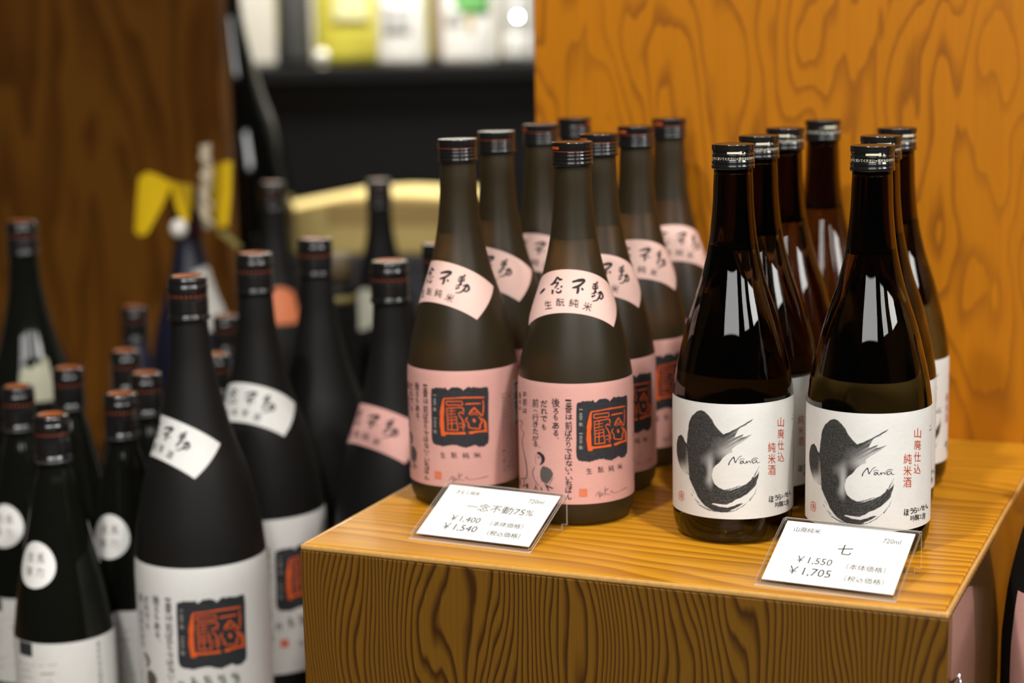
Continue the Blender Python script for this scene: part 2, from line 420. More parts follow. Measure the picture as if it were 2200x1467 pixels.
# ------------------------------------------------------------------ where things stand
BO = Vector((-0.149665, 1.223065, 0)); YAW = 0.402751; BW, BD = 0.44334, 0.4545
PB = {k: Vector((x, y, TABLE)) for k, (x, y) in dict(
    P1=(-.0371, 1.3428), P2=(-.0090, 1.4224), P3=(.0268, 1.5041), P4=(.0575, 1.5825), P5=(.0450, 1.2889), P6=(.0676, 1.3700), P7=(.1010, 1.4511),
    P8=(.1357, 1.5475), W1=(.1516, 1.2361), W2=(.1796, 1.3148), W3=(.2103, 1.3940), W4=(.2542, 1.4837), W5=(.2381, 1.1985),
    W6=(.2614, 1.2872), W7=(.2897, 1.3680)).items()}

# ================================================================== STRUCTURE
fl = bm_obj('floor', box_bm(-4, 4, -1.0, 5.2, -0.42, -0.40), simple('dark_floor', (0.10, 0.085, 0.07), 0.4)); tag(fl, 'dark shop floor below the display platform', 'floor', kind='structure')
wb = bm_obj('wall_back', box_bm(-3.0, 2.5, 3.95, 4.0, -0.40, 2.6), simple('cream_wall_plaster', (0.50, 0.46, 0.38), 0.7, vs=8)); tag(wb, 'cream shop wall behind the far shelf', 'wall', kind='structure')

pf = bm_obj('display_platform', box_bm(-1.7, 1.5, 1.02, 3.08, -0.40, -0.0002, 0.004), M['platform'])
tag(pf, 'low dark wooden platform on which the tall bottles and the box stand', 'platform')

# the wooden box
bx = empty('wooden_display_box', (BO.x, BO.y, 0), -YAW)
tag(bx, 'lacquered wooden display box with golden top under the pink and white labelled bottles', 'display box')
def part_box(name, parent, dims, mat, bev=0.0008):
    x0, x1, y0, y1, z0, z1 = dims; c = Vector(((x0 + x1) / 2, (y0 + y1) / 2, (z0 + z1) / 2))
    o = bm_obj(name, box_bm(x0, x1, y0, y1, z0, z1, bev), mat, parent); return o
TT = 0.0045
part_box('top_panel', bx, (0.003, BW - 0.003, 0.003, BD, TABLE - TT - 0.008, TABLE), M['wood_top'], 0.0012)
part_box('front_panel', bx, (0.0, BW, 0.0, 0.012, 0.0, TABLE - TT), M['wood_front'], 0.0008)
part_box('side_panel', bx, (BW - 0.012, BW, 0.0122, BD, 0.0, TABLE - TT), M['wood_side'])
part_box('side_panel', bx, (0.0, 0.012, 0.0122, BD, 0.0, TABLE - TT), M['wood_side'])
part_box('back_panel', bx, (0.0122, BW - 0.0122, BD - 0.012, BD - 0.0002, 0.0, TABLE - TT - 0.009), M['wood_side'])
def edge_strip(x0, x1, y0, y1):
    o = part_box('edge_strip', bx, (x0, x1, y0, y1, TABLE - TT, TABLE - 0.0002), M['wood_edge'], 0.0014); return o
edge_strip(0.0, BW, 0.0, 0.0030); edge_strip(BW - 0.0030, BW, 0.0030, BD); edge_strip(0.0, 0.0030, 0.0030, BD)
# little steel hook on the right side
hk = bmesh.new()
def tube_bm(bm, pts, r, seg=10):
    rings = []
    for i, p in enumerate(pts):
        d = (Vector(pts[min(i + 1, len(pts) - 1)]) - Vector(pts[max(i - 1, 0)])).normalized()
        a = d.orthogonal().normalized(); b2 = d.cross(a)
        rings.append([bm.verts.new(Vector(p) + (a * math.cos(2 * math.pi * k / seg) + b2 * math.sin(2 * math.pi * k / seg)) * r) for k in range(seg)])
    for A, B in zip(rings[:-1], rings[1:]):
        best = min(range(seg), key=lambda s: sum((A[k].co - B[(k + s) % seg].co).length for k in range(seg)))
        for k in range(seg): bm.faces.new((A[k], A[(k + 1) % seg], B[(k + 1 + best) % seg], B[(k + best) % seg]))
    bm.faces.new(rings[0][::-1]); bm.faces.new(rings[-1])
tube_bm(hk, [(BW + 0.0002, 0.012, 0.192), (BW + 0.005, 0.012, 0.198), (BW + 0.006, 0.012, 0.190), (BW + 0.0055, 0.012, 0.175), (BW + 0.003, 0.012, 0.168), (BW + 0.0002, 0.012, 0.170)], 0.0012)
bm_obj('hook', hk, simple('steel', (0.6, 0.6, 0.62), 0.2, 0.5, 1.0), bx, True)

# upright orange panel behind the box, brown panel at the left
pn = empty('wooden_partition', (BO.x, BO.y, 0), -YAW); tag(pn, 'upright orange varnished wooden partition behind the display box', 'partition', 'wooden partitions')
part_box('board', pn, (-0.0045, 1.15, BD + 0.001, BD + 0.021, 0.0, 1.6), M['wood_panel'], 0.001)
part_box('foot_rail', pn, (-0.0040, 1.15, BD + 0.022, BD + 0.05, 0.0, 0.03), M['wood_side'], 0.001)
e = Vector((math.cos(YAW), -math.sin(YAW), 0)); g = Vector((math.sin(YAW), math.cos(YAW), 0))
q = atZ(482, 300, 2.48)
pl = empty('wooden_partition', (q.x, q.y, 0), -YAW); tag(pl, 'upright dark brown wooden partition behind the black bottles on the left', 'partition', 'wooden partitions')
part_box('board', pl, (-1.0, 0.0, 0.0, 0.022, 0.0, 1.7), M['wood_dark'], 0.001)
part_box('foot_rail', pl, (-1.0, -0.002, 0.023, 0.05, 0.0, 0.03), M['wood_side'], 0.001)

# ================================================================== CAPS
def ringed(base_r, rows): return rows
def make_cap_short(parent, kind):
    """screw cap of the 720 ml bottles; z measured from the bottle foot"""
    r = 0.0144; z1 = 0.2690; z0 = 0.2525
    pr = [(z0, 0.0128), (z0, r * 0.985), (z0 + 0.0006, r * 1.012), (z0 + 0.0026, r * 1.012), (z0 + 0.0030, r * 0.985), (z0 + 0.0036, r * 0.985),
          (z0 + 0.0040, r * 1.004), (z0 + 0.0052, r * 1.004), (z0 + 0.0057, r * 0.975)]
    if kind == 'pink':
        pr += [(z0 + 0.0062, r * 0.975), (z0 + 0.0066, r * 1.0), (z0 + 0.0076, r * 1.0), (z0 + 0.0081, r * 0.972), (z0 + 0.0086, r * 0.972), (z0 + 0.0090, r * 1.0),
               (z0 + 0.0098, r * 1.0), (z0 + 0.0103, r * 0.975), (z0 + 0.0112, r * 0.99), (z0 + 0.0120, r)]
    else:
        pr += [(z0 + 0.0088, r * 0.975), (z0 + 0.0092, r * 0.995), (z0 + 0.0098, r * 0.995), (z0 + 0.0102, r * 0.965), (z0 + 0.0122, r * 0.965), (z0 + 0.0128, r)]
    pr += [(z1 - 0.0030, r), (z1 - 0.0006, r), (z1 - 0.0001, r * 0.985), (z1, r * 0.955)]
    pr = [(h, rr) for h, rr in pr]
    V, F = lathe(pr, 96, knurl=(z1 - 0.0031, z1 - 0.0005, 0.00035))
    cap = mesh_obj('cap', V, F, M['cap_black'], parent)
    V, F = lathe([(z1, r * 0.955), (z1 - 0.0002, r * 0.93), (z1 - 0.0002, 0.0)], 64)
    mesh_obj('cap_top', V, F, M['cap_top'], cap)
    cp_ = Prof([(0, 0)], [(z0, r), (z1, r)])
    if kind == 'pink':
        ik = Ink(); ik.rect(-2.6, z0 + 0.01005, 0.9, z0 + 0.01055, 40, 1)
        A = ik.arr(); wrap('orange_line', A[:, 0], A[:, 1] + 0.0, ik.F, cp_, 0.00012, M['cap_red'], cap)
        ik = Ink(); ik.rect(-1.75, z0 + 0.0118, -1.15, z0 + 0.0136, 10, 1)
        A = ik.arr(); wrap('orange_mark', A[:, 0], A[:, 1], ik.F, cp_, 0.00012, M['cap_orange'], cap)
    else:
        ik = Ink(); zc = z0 + 0.0112
        ik.rect(-0.42, zc - 0.0007, 0.22, zc + 0.0007, 8, 1); ik.poly([(0.20, zc + 0.0016), (0.52, zc), (0.20, zc - 0.0016)])
        A = ik.arr(); wrap('arrow_print', A[:, 0], A[:, 1], ik.F, cp_, -0.00035, M['cap_white'], cap)
        ik = Ink(); txt = '開封後はのきけんにつき・冷暗所に置いてください・'
        for i in range(46):
            c = txt[i % len(txt)]; ik.char(c, -math.pi + (i + 0.5) * 2 * math.pi / 46, z0 + 0.0073, 0.105, 0.0018 if c != '・' else 0.0006, up=True, bold=0.02)
        A = ik.arr(); wrap('lettering', A[:, 0], A[:, 1], ik.F, cp_, -0.00022, M['cap_white'], cap)
    return cap
def make_cap_long(parent, r, z0, z1, orange=True):
    L = z1 - z0
    pr = [(z0, r * 0.86), (z0, r * 1.02), (z0 + 0.0010, r * 1.045), (z0 + 0.0030, r * 1.045), (z0 + 0.0040, r * 0.985)]
    for k in range(3):
        zz = z0 + 0.0075 + k * 0.0032
        pr += [(zz, r * 0.985), (zz + 0.0006, r), (zz + 0.0018, r), (zz + 0.0024, r * 0.985)]
    pr += [(z1 - 0.0130, r * 0.985), (z1 - 0.0105, r * 0.985), (z1 - 0.0098, r * 1.015), (z1 - 0.0080, r * 1.015), (z1 - 0.0072, r * 0.97), (z1 - 0.0045, r * 0.985),
           (z1 - 0.0022, r * 0.985), (z1 - 0.0007, r * 0.93), (z1, r * 0.84), (z1, r * 0.74)]
    V, F = lathe(pr, 64); cap = mesh_obj('cap', V, F, M['cap_black'], parent)
    V, F = lathe([(z1, r * 0.74), (z1 - 0.0003, r * 0.72), (z1 - 0.0003, 0.0)], 48)
    mesh_obj('cap_disc', V, F, M['cap_disc'] if orange else M['cap_top'], cap)
    cp_ = Prof([(0, 0)], [(z0, r * 0.985), (z1, r * 0.985)])
    ik = Ink(); n = 26
    for i in range(n):
        a = -math.pi + (i + 0.5) * 2 * math.pi / n; ik.rect(a - 0.045, z1 - 0.0162, a + 0.045, z1 - 0.0146, 2, 1)
    A = ik.arr(); wrap('orange_dashes', A[:, 0], A[:, 1], ik.F, cp_, 0.00012, M['cap_dash'], cap)
    return cap

def bottle_body(prof, mat, parent, top_h, cavity=None, seg=72):
    pr = [(h, r) for h, r in prof.pts if h <= top_h] + [(top_h, 0.0)]
    V, F = lathe(pr, seg)
    if cavity:      # the air above the drink, inside the neck
        lv, wall = cavity
        hs = np.linspace(lv, top_h - 0.003, 14)
        cv = [(lv, 0.0)] + [(float(h), float(prof.rad(h) - wall)) for h in hs] + [(top_h - 0.003, 0.0)]
        V2, F2 = lathe(cv, seg, flip=True); k = len(V); V = V + V2; F = F + [tuple(i + k for i in f) for f in F2]
    return mesh_obj('glass_body', V, F, mat, parent)

def patch(name, th0, th1, h0, h1, prof, off, mat, parent, nth=60, nh=10):
    ik = Ink(); ik.rect(th0, h0, th1, h1, nth, nh); A = ik.arr(); return wrap(name, A[:, 0], A[:, 1], ik.F, prof, off, mat, parent)

# ================================================================== ART TRACED ONTO THE PINK LABEL  (bottle P5; picture crop coordinates)
def crop2(V): return V[:, 0] / 5.643 + 1100, V[:, 1] / 5.643 + 820
def crop1(V): return V[:, 0] / 7.336 + 1100, V[:, 1] / 7.336 + 560
def crop3(V): return V[:, 0] / 5.239 + 1440, V[:, 1] / 5.239 + 840

def to_label(ik, crop, prof, pos):
    px, py = crop(ik.arr()); return prof.hit(pos, px, py)

# --- body label print
black, grey, sign = Ink(), Ink(), Ink()
for c, y, h in [('一', 225, 22), ('番', 315, 130), ('は', 425, 66), ('前', 530, 105), ('ば', 622, 74), ('か', 690, 62), ('り', 762, 72), ('で', 842, 62), ('は', 910, 66),
                ('な', 988, 72), ('い', 1062, 46), ('・', 1110, 22), ('い', 1172, 50), ('ち', 1237, 76), ('ば', 1310, 78), ('ん', 1396, 62)]:
    black.char(c, 688 + rng.uniform(-6, 6), y, {'一': 70, '・': 22, 'り': 50}.get(c, 84), h, rng.uniform(-5, 5), 0.022)
for c, y, h, w in [('後', 252, 110, 100), ('ろ', 356, 72, 64), ('も', 432, 74, 54), ('あ', 530, 84, 82), ('る', 622, 70, 66), ('。', 684, 16, 18)]:
    black.char(c, 532 if c != '。' else 560, y, w, h, rng.uniform(-5, 5), 0.02)
for c, y, h in [('だ', 265, 84), ('れ', 355, 78), ('で', 448, 70), ('も', 545, 72)]: black.char(c, 390, y, 80 if c != 'も' else 52, h, rng.uniform(-5, 5), 0.02)
for c, y, h, w in [('前', 256, 105, 74), ('へ', 352, 30, 56), ('行', 432, 88, 80), ('き', 515, 72, 60), ('た', 600, 74, 66), ('が', 682, 66, 76), ('る', 755, 60, 56), ('。', 792, 14, 14)]:
    black.char(c, 288 if c != '。' else 334, y, w, h, rng.uniform(-5, 5), 0.016)
for c, y, h in [('お', 145, 60), ('前', 245, 85), ('は', 350, 60)]: black.char(c, 160, y, 46, h, rng.uniform(-5, 5), 0.012)
for c, y, h in [('後', 160, 80), ('ろ', 245, 50), ('の', 320, 40)]: black.char(c, 100, y, 26, h, 0, 0.01)
for c, x, y in [('生', 935, 1080), ('酛', 1075, 1064), ('純', 1200, 1047), ('米', 1305, 1026)]: black.char(c, x, y, 66, 72, -6, 0.008)
# seated woman and standing figure
black.poly([(315, 845), (350, 855), (390, 890), (403, 930), (395, 970), (365, 1000), (330, 1008), (350, 985), (362, 950), (355, 910), (335, 885), (305, 870)], 60)
for s in [[(295, 880, 3), (283, 935, 3), (300, 1000, 3)], [(305, 915, 4), (330, 908, 5), (345, 925, 4)], [(318, 925, 7), (324, 927, 7)], [(280, 1030, 5), (255, 1085, 8), (262, 1150, 6), (290, 1210, 6), (330, 1262, 5)],
          [(400, 1240, 8), (440, 1268, 16), (498, 1290, 12)], [(500, 1160, 4), (478, 1205, 5), (450, 1250, 5)], [(275, 1305, 9), (292, 1270, 7)], [(315, 1310, 9), (300, 1285, 8)], [(355, 1275, 8), (365, 1312, 14)],
          [(418, 1265, 12), (435, 1295, 14), (452, 1322, 8)], [(288, 1250, 10), (300, 1290, 8)],
          [(98, 465, 8), (130, 492, 6), (112, 560, 5), (150, 625, 5), (128, 700, 5), (140, 810, 6), (168, 950, 8), (186, 1085, 9), (174, 1168, 9), (108, 1168, 7)],
          [(105, 1180, 7), (110, 1250, 7)], [(150, 1190, 7), (155, 1250, 8)], [(130, 1262, 10), (165, 1255, 12)], [(185, 1240, 26), (190, 1285, 18)]]:
    black.stroke(s, 4, 0.12)
grey.poly([(380, 1020), (430, 1035), (470, 1060), (500, 1110), (495, 1140), (470, 1190), (430, 1235), (400, 1225), (360, 1200), (345, 1150), (345, 1080), (360, 1040)], 70)
for s in [[(1012, 1395, 4), (1030, 1345, 5), (1068, 1325, 3), (1040, 1372, 4), (1085, 1340, 5), (1060, 1395, 5), (1110, 1345, 4), (1088, 1385, 4)], [(1122, 1270, 4), (1128, 1330, 5), (1122, 1385, 4)],
          [(1105, 1318, 4), (1165, 1290, 4), (1125, 1345, 5), (1185, 1368, 4)], [(1185, 1340, 4), (1210, 1318, 6), (1222, 1348, 4), (1300, 1325, 3), (1385, 1278, 7)], [(1060, 1420, 3), (1055, 1350, 4)]]:
    sign.stroke(s, 4)
# charcoal stamp with a ragged edge
st = [(785, 270), (810, 250), (870, 235), (930, 232), (985, 225), (1005, 250), (1030, 235), (1060, 215), (1100, 210), (1150, 205), (1175, 225), (1182, 245), (1195, 215), (1220, 190), (1260, 185),
      (1310, 180), (1345, 172), (1390, 160), (1395, 250), (1393, 400), (1393, 600), (1395, 800), (1390, 865), (1360, 905), (1320, 915), (1290, 905), (1240, 930), (1200, 955), (1150, 945), (1110, 930),
      (1060, 935), (1010, 945), (960, 960), (930, 968), (890, 960), (850, 962), (810, 950), (785, 920), (778, 850), (782, 700), (780, 500), (780, 350)]
st2 = []
for i, p in enumerate(st):
    qn = st[(i + 1) % len(st)]; L = math.hypot(qn[0] - p[0], qn[1] - p[1]); k = max(1, int(L / 14))
    ragged = (p[1] < 280 or p[1] > 850)
    for j in range(k):
        t = j / k; a = 7 if ragged else 2.5
        st2.append((p[0] + (qn[0] - p[0]) * t, p[1] + (qn[1] - p[1]) * t + rng.uniform(-a, a)))
stamp = Ink(); stamp.poly(st2, 60)
seal = Ink()
seal.poly([(945, 365), (968, 370), (960, 420), (964, 520), (955, 600), (958, 700), (962, 790), (975, 835), (920, 840), (912, 780), (900, 690), (908, 600), (905, 540), (920, 470), (935, 410)], 60)
for s in [[(960, 362, 15), (1050, 350, 14), (1180, 325, 18), (1290, 308, 20), (1362, 295, 14)], [(1355, 330, 7), (1358, 420, 8), (1352, 520, 8)], [(1345, 560, 14), (1368, 600, 16), (1372, 680, 18), (1376, 722, 20)],
          [(960, 800, 30), (1060, 790, 24), (1130, 780, 26), (1195, 768, 30)], [(1240, 760, 32), (1300, 735, 24), (1376, 712, 20)], [(1205, 402, 16), (1260, 390, 18), (1335, 375, 14)],
          [(1285, 435, 14), (1252, 490, 15), (1238, 530, 10)], [(1285, 435, 14), (1320, 490, 13), (1346, 530, 12)], [(1258, 502, 9), (1310, 486, 9)], [(1252, 532, 9), (1300, 512, 9), (1312, 528, 8)],
          [(1222, 565, 10), (1205, 605, 12), (1230, 640, 13), (1237, 690, 14), (1290, 695, 15), (1328, 688, 12), (1332, 640, 12), (1346, 600, 12), (1330, 560, 10), (1325, 540, 9)], [(1280, 580, 22), (1284, 615, 24)],
          [(995, 395, 14), (1080, 385, 11), (1170, 372, 12)], [(990, 400, 12), (998, 440, 14), (1080, 428, 12), (1168, 420, 12), (1168, 384, 9)], [(990, 482, 13), (1080, 466, 11), (1172, 452, 13), (1182, 505, 10)],
          [(1000, 482, 10), (996, 560, 10), (1004, 640, 11), (1004, 750, 11)], [(996, 520, 8), (1098, 500, 8)], [(996, 560, 9), (1096, 538, 9)], [(998, 596, 9), (1102, 574, 9)], [(1002, 632, 10), (1102, 612, 10)], [(1004, 672, 10), (1112, 652, 10)],
          [(1052, 480, 9), (1050, 560, 8)], [(1052, 600, 9), (1052, 745, 11)], [(1106, 570, 9), (1112, 650, 9), (1122, 740, 11)], [(998, 752, 12), (1060, 747, 12), (1126, 740, 12)],
          [(1130, 532, 12), (1158, 512, 13), (1185, 530, 10)], [(1132, 545, 10), (1162, 590, 13), (1186, 650, 14), (1192, 692, 12)], [(1130, 662, 9), (1168, 652, 9), (1180, 735, 12)], [(1135, 700, 9), (1165, 695, 9)]]:
    seal.stroke(s, 4, 0.16)
script = Ink()
for c, y, h in [('一', 335, 8), ('念', 400, 58), ('不', 452, 40), ('動', 515, 44), ('一', 625, 8), ('念', 672, 50), ('不', 732, 44), ('動', 796, 46)]: script.char(c, 834, y, 42, h, 0, 0.004)
redseal = Ink(); redseal.rect(815, 1296, 912, 1390, 6, 4)
def uv(ik, crop=crop2, prof=P72, pos=PB['P5']):
    th, h = to_label(ik, crop, prof, pos); return th, h
P5TH, _ = P72.hit(PB['P5'], [crop2(np.array([[1085., 560.]]))[0][0]], [crop2(np.array([[1085., 560.]]))[1][0]])
HSTAMP = float(_[0]); TH0 = float(P5TH[0])          # stamp centre on P5
LABEL_ART = []
for ik, mname, off, nm in [(black, 'ink', 0.00030, 'lettering'), (grey, 'ink_soft', 0.00030, 'ink_robe'), (sign, 'ink_soft', 0.00030, 'signature'), (stamp, 'charcoal', 0.00030, 'stamp'), (seal, 'red', 0.00045, 'seal_script'),
                           (script, 'pale', 0.00045, 'pale_script'), (redseal, 'red_pale', 0.00030, 'small_red_seal')]:
    th, h = uv(ik); LABEL_ART.append((nm, th - TH0, h, ik.F, mname, off))
# side print: small columns and a barcode, seen on the turned bottle
side = Ink()
cols = '品目日本酒原材料名米国産米麹アルコール分一五度精米歩合七五容量製造年月開栓後はお早めにお召し上がりください'
k = 0
for col in range(5):
    for row in range(24):
        side.char(cols[k % len(cols)], 0.92 + col * 0.058, 0.084 - row * 0.0025, 0.034, 0.0017, up=True); k += 1
bars = Ink(); hh = 0.090
while hh > 0.060:
    w = random.choice([0.0004, 0.0004, 0.0008, 0.0012]); bars.rect(1.27, hh - w, 1.56, hh, 8, 1); hh -= w + random.choice([0.0004, 0.0006, 0.0010])
barbg = Ink(); barbg.rect(1.24, 0.0585, 1.64, 0.0915, 10, 2)
A = side.arr(); LABEL_ART.append(('small_print', A[:, 0], A[:, 1], side.F, 'ink_soft', 0.0003))
A = barbg.arr(); LABEL_ART.append(('barcode_ground', A[:, 0], A[:, 1], barbg.F, 'sticker', 0.0003))
A = bars.arr(); LABEL_ART.append(('barcode', A[:, 0], A[:, 1], bars.F, 'ink', 0.00042))

# --- collar print
brush, small = Ink(), Ink()
for s in [[(450, 520, 12), (480, 482, 26), (520, 440, 22)],
          [(715, 255, 14), (690, 310, 28), (650, 360, 26), (612, 378, 14)], [(720, 255, 20), (755, 292, 32), (797, 290, 14)], [(680, 355, 14), (735, 342, 18), (702, 398, 20), (676, 432, 10)],
          [(645, 462, 28), (640, 518, 22)], [(695, 478, 14), (722, 500, 22), (768, 490, 24), (776, 455, 10)], [(772, 412, 24), (796, 400, 18)], [(712, 440, 14), (742, 438, 14)],
          [(955, 332, 24), (1040, 310, 36), (1125, 303, 38), (1142, 328, 26)], [(1135, 330, 24), (1060, 390, 36), (1000, 415, 30), (952, 425, 16)], [(1042, 410, 30), (1040, 470, 40), (1025, 515, 22)], [(1095, 430, 20), (1116, 456, 30)],
          [(1328, 325, 12), (1348, 347, 14)], [(1272, 372, 18), (1340, 356, 22)], [(1268, 405, 14), (1342, 392, 14)], [(1272, 442, 18), (1350, 430, 18)], [(1266, 400, 10), (1276, 450, 12)], [(1342, 384, 12), (1348, 440, 12)],
          [(1310, 360, 20), (1310, 460, 26), (1292, 522, 20)], [(1252, 520, 14), (1330, 492, 18)], [(1255, 566, 26), (1305, 545, 20)], [(1350, 520, 16), (1390, 490, 26), (1420, 530, 22), (1426, 570, 24), (1400, 602, 22), (1374, 580, 14)],
          [(1395, 490, 20), (1370, 570, 26), (1330, 620, 20), (1262, 636, 10)]]:
    brush.stroke([(x_, y_, w_ * 1.22) for x_, y_, w_ in s], 5, 0.10)
for c, x, y, w, h, r_ in [('生', 575, 692, 112, 132, -8), ('酛', 765, 656, 130, 118, 2), ('純', 975, 664, 150, 132, 6), ('米', 1188, 722, 140, 138, 16)]: small.char(c, x, y, w, h, r_, 0.02)
FC = P72.hit(PB['P5'], [1225, 1214.5], [672, 578.4])
FAN = dict(ri=0.0483, ro=0.0795, phi=math.radians(43), rm=0.0290, thc=math.radians(-13.0), hb=float(FC[1][0]), ht=float(FC[1][1]))
FK = (FAN['ht'] - FAN['hb']) / (FAN['ro'] - FAN['ri'])
def fan_inv(th, h):   # to flat (X, S) of the fan, S measured from its centre of curvature
    return (th - FAN['thc']) * FAN['rm'], (h - FAN['hb']) / FK + FAN['ri']
COLLAR_ART = []
for ik, mname, nm in [(brush, 'ink', 'brush_lettering'), (small, 'ink', 'lettering')]:
    th, h = to_label(ik, crop1, P72, PB['P5']); X, S = fan_inv(th, h); COLLAR_ART.append((nm, X, S, ik.F, mname))
small2 = Ink()   # the other wording on the white collars, same row
for c, x, y, w, h, r_ in [('熟', 575, 692, 116, 124, -8), ('成', 765, 656, 124, 118, 2), ('原', 975, 664, 124, 124, 6), ('酒', 1188, 722, 124, 126, 16)]: small2.char(c, x, y, w, h, r_, 0.012)
th, h = to_label(small2, crop1, P72, PB['P5']); X, S = fan_inv(th, h); COLLAR_ART.append(('lettering_white', X, S, small2.F, 'ink'))

def collar(parent, prof, hb, k, mat, wording='lettering', thc=0.0):
    """fan-shaped collar label; hb = height of its lower middle, k = size against the 720 ml one"""
    rm = FAN['rm'] * (1.0 if prof is P72 else 1.18)
    def place(X, S): return thc + np.asarray(X) * k / rm, hb + (np.asarray(S) - FAN['ri']) * FK * k
    ik = Ink(); ik.rect(-FAN['phi'], FAN['ri'], FAN['phi'], FAN['ro'], 60, 16); A = ik.arr()
    th, h = place(A[:, 1] * np.sin(A[:, 0]), A[:, 1] * np.cos(A[:, 0]))
    lab = wrap('collar_label', th, h, ik.F, prof, 0.00015, mat, parent)
    for nm, X, S, F, mn in COLLAR_ART:
        if nm in ('brush_lettering', wording):
            th, h = place(X, S); wrap(nm.replace('_white', ''), th, h, F, prof, 0.00032, M[mn], lab)
    return lab

LT = P72.hit(PB['P5'], [1237, 1237], [824.5, 1083.5])[1]     # upper and lower edge of the pink label
HL1, HL0 = float(LT[0]), float(LT[1])
HM = (HL0 + HL1) / 2
def body_label(parent, prof, R, k, hc, mat, skip=(), th=0.0, extra=None, h0=None, h1=None):
    """label wrapped round the body; art scaled by k about the middle height hc"""
    lo = hc + (HL0 - HM) * k if h0 is None else h0; hi = hc + (HL1 - HM) * k if h1 is None else h1
    ang = 2.35
    lab = patch('body_label', th - ang, th + ang, lo, hi, prof, 0.00012, mat, parent, 120, 40)
    for nm, t, h, F, mn, off in LABEL_ART:
        if nm in skip: continue
        wrap(nm, th + t * R72 * k / R, hc + (h - HM) * k, F, prof, off, M[mn], lab)
    if extra: extra(lab, th)
    return lab

def spin(o, pos, rz):
    o.location = pos; o.rotation_euler = (0, 0, rz); return o

# ================================================================== PINK LABELLED BOTTLES
def make_pink():
    t = empty('sake_bottle', (0, 0, 0))
    bottle_body(P72, M['frost_glass'], t, 0.2555, (0.2008, 0.0030))
    make_cap_short(t, 'pink')
    collar(t, P72, FAN['hb'], 1.0, M['pink_collar'], 'lettering', FAN['thc'] - TH0)
    body_label(t, P72, R72, 1.0, HM, M['pink'])
    return t
pink0 = make_pink()
GP = 'pink labelled sake bottles on the wooden box'
pink_spec = [('P5', TH0, 'frosted brown bottle with pink label, nearest of the pink ones, right of its price card'),
             ('P1', math.radians(-8), 'frosted brown bottle with pink label, leftmost on the box, behind its price card'),
             ('P2', math.radians(-2), 'frosted pink labelled bottle second in the left row on the box'),
             ('P3', math.radians(12), 'frosted pink labelled bottle third in the left row, collar half hidden'),
             ('P4', math.radians(150), 'frosted brown bottle farthest back in the left row, only cap and neck showing'),
             ('P6', math.radians(26), 'frosted pink labelled bottle directly behind the nearest pink one'),
             ('P7', math.radians(30), 'frosted pink labelled bottle third in the row behind the nearest pink one'),
             ('P8', math.radians(38), 'frosted pink labelled bottle farthest back in the right pink row, against the partition')]
for i, (k_, rz, lab) in enumerate(pink_spec):
    o = pink0 if i == 0 else copy_tree(pink0)
    spin(o, PB[k_], rz); tag(o, lab, 'bottle', GP)

# ================================================================== WHITE LABELLED BOTTLES
W1H = P72.hit(PB['W1'], [1575, 1575], [868.5, 1115.5])[1]; WH1, WH0 = float(W1H[0]), float(W1H[1])
def inside(poly, x, y):
    P = np.array(poly, float); c = np.zeros(x.shape, bool)
    for (x0, y0), (x1, y1) in zip(P, np.roll(P, -1, 0)):
        if y0 == y1: continue
        k = ((y0 > y) != (y1 > y)) & (x < (x1 - x0) * (y - y0) / (y1 - y0) + x0); c ^= k
    return c
SEVEN = [(345, 212), (385, 228), (430, 270), (470, 320), (500, 380), (545, 435), (580, 470), (602, 488), (680, 455), (760, 415), (850, 362), (937, 306), (910, 340), (850, 385), (800, 408), (760, 438),
         (742, 475), (725, 525), (770, 505), (825, 488), (805, 522), (870, 505), (922, 485), (880, 520), (820, 565), (760, 600), (690, 650), (700, 690), (640, 712), (600, 745), (560, 795), (510, 840), (480, 880),
         (468, 930), (475, 990), (500, 1045), (545, 1085), (600, 1108), (660, 1118), (720, 1105), (790, 1078), (850, 1048), (905, 1005), (925, 960), (945, 975), (985, 935), (1000, 895), (990, 970), (965, 1050), (920, 1110),
         (860, 1160), (800, 1195), (730, 1225), (690, 1252), (640, 1275), (580, 1275), (480, 1262), (470, 1272), (560, 1300), (650, 1312), (720, 1290), (790, 1262), (820, 1262), (760, 1305), (700, 1330), (650, 1362), (580, 1366),
         (500, 1350), (440, 1322), (390, 1290), (350, 1245), (310, 1190), (282, 1125), (245, 1050), (215, 980), (212, 930), (208, 860), (200, 780), (194, 700), (188, 600), (195, 500), (205, 400), (215, 340), (250, 275), (300, 228)]
BLOB = [(125, 487), (150, 520), (165, 565), (190, 592), (205, 640), (212, 720), (214, 820), (212, 945), (160, 920), (120, 870), (95, 800), (78, 720), (72, 640), (78, 560), (95, 505)]
DRY = [([(240, 1085), (270, 1150), (285, 1165), (255, 1110)]), ([(236, 1145), (262, 1195), (350, 1272), (372, 1290), (300, 1240), (240, 1170)]),
       ([(272, 1205), (330, 1275), (440, 1330), (520, 1352), (600, 1352), (520, 1362), (430, 1345), (330, 1290)]),
       ([(930, 975), (960, 915), (1004, 832), (985, 885), (945, 985)]), ([(640, 1355), (720, 1342), (800, 1300), (890, 1230), (830, 1290), (740, 1345), (660, 1366)]),
       ([(880, 1235), (940, 1160), (978, 1080), (955, 1150), (900, 1232)]), ([(600, 1112), (700, 1090), (760, 1068), (810, 1062), (740, 1090), (660, 1116)])]
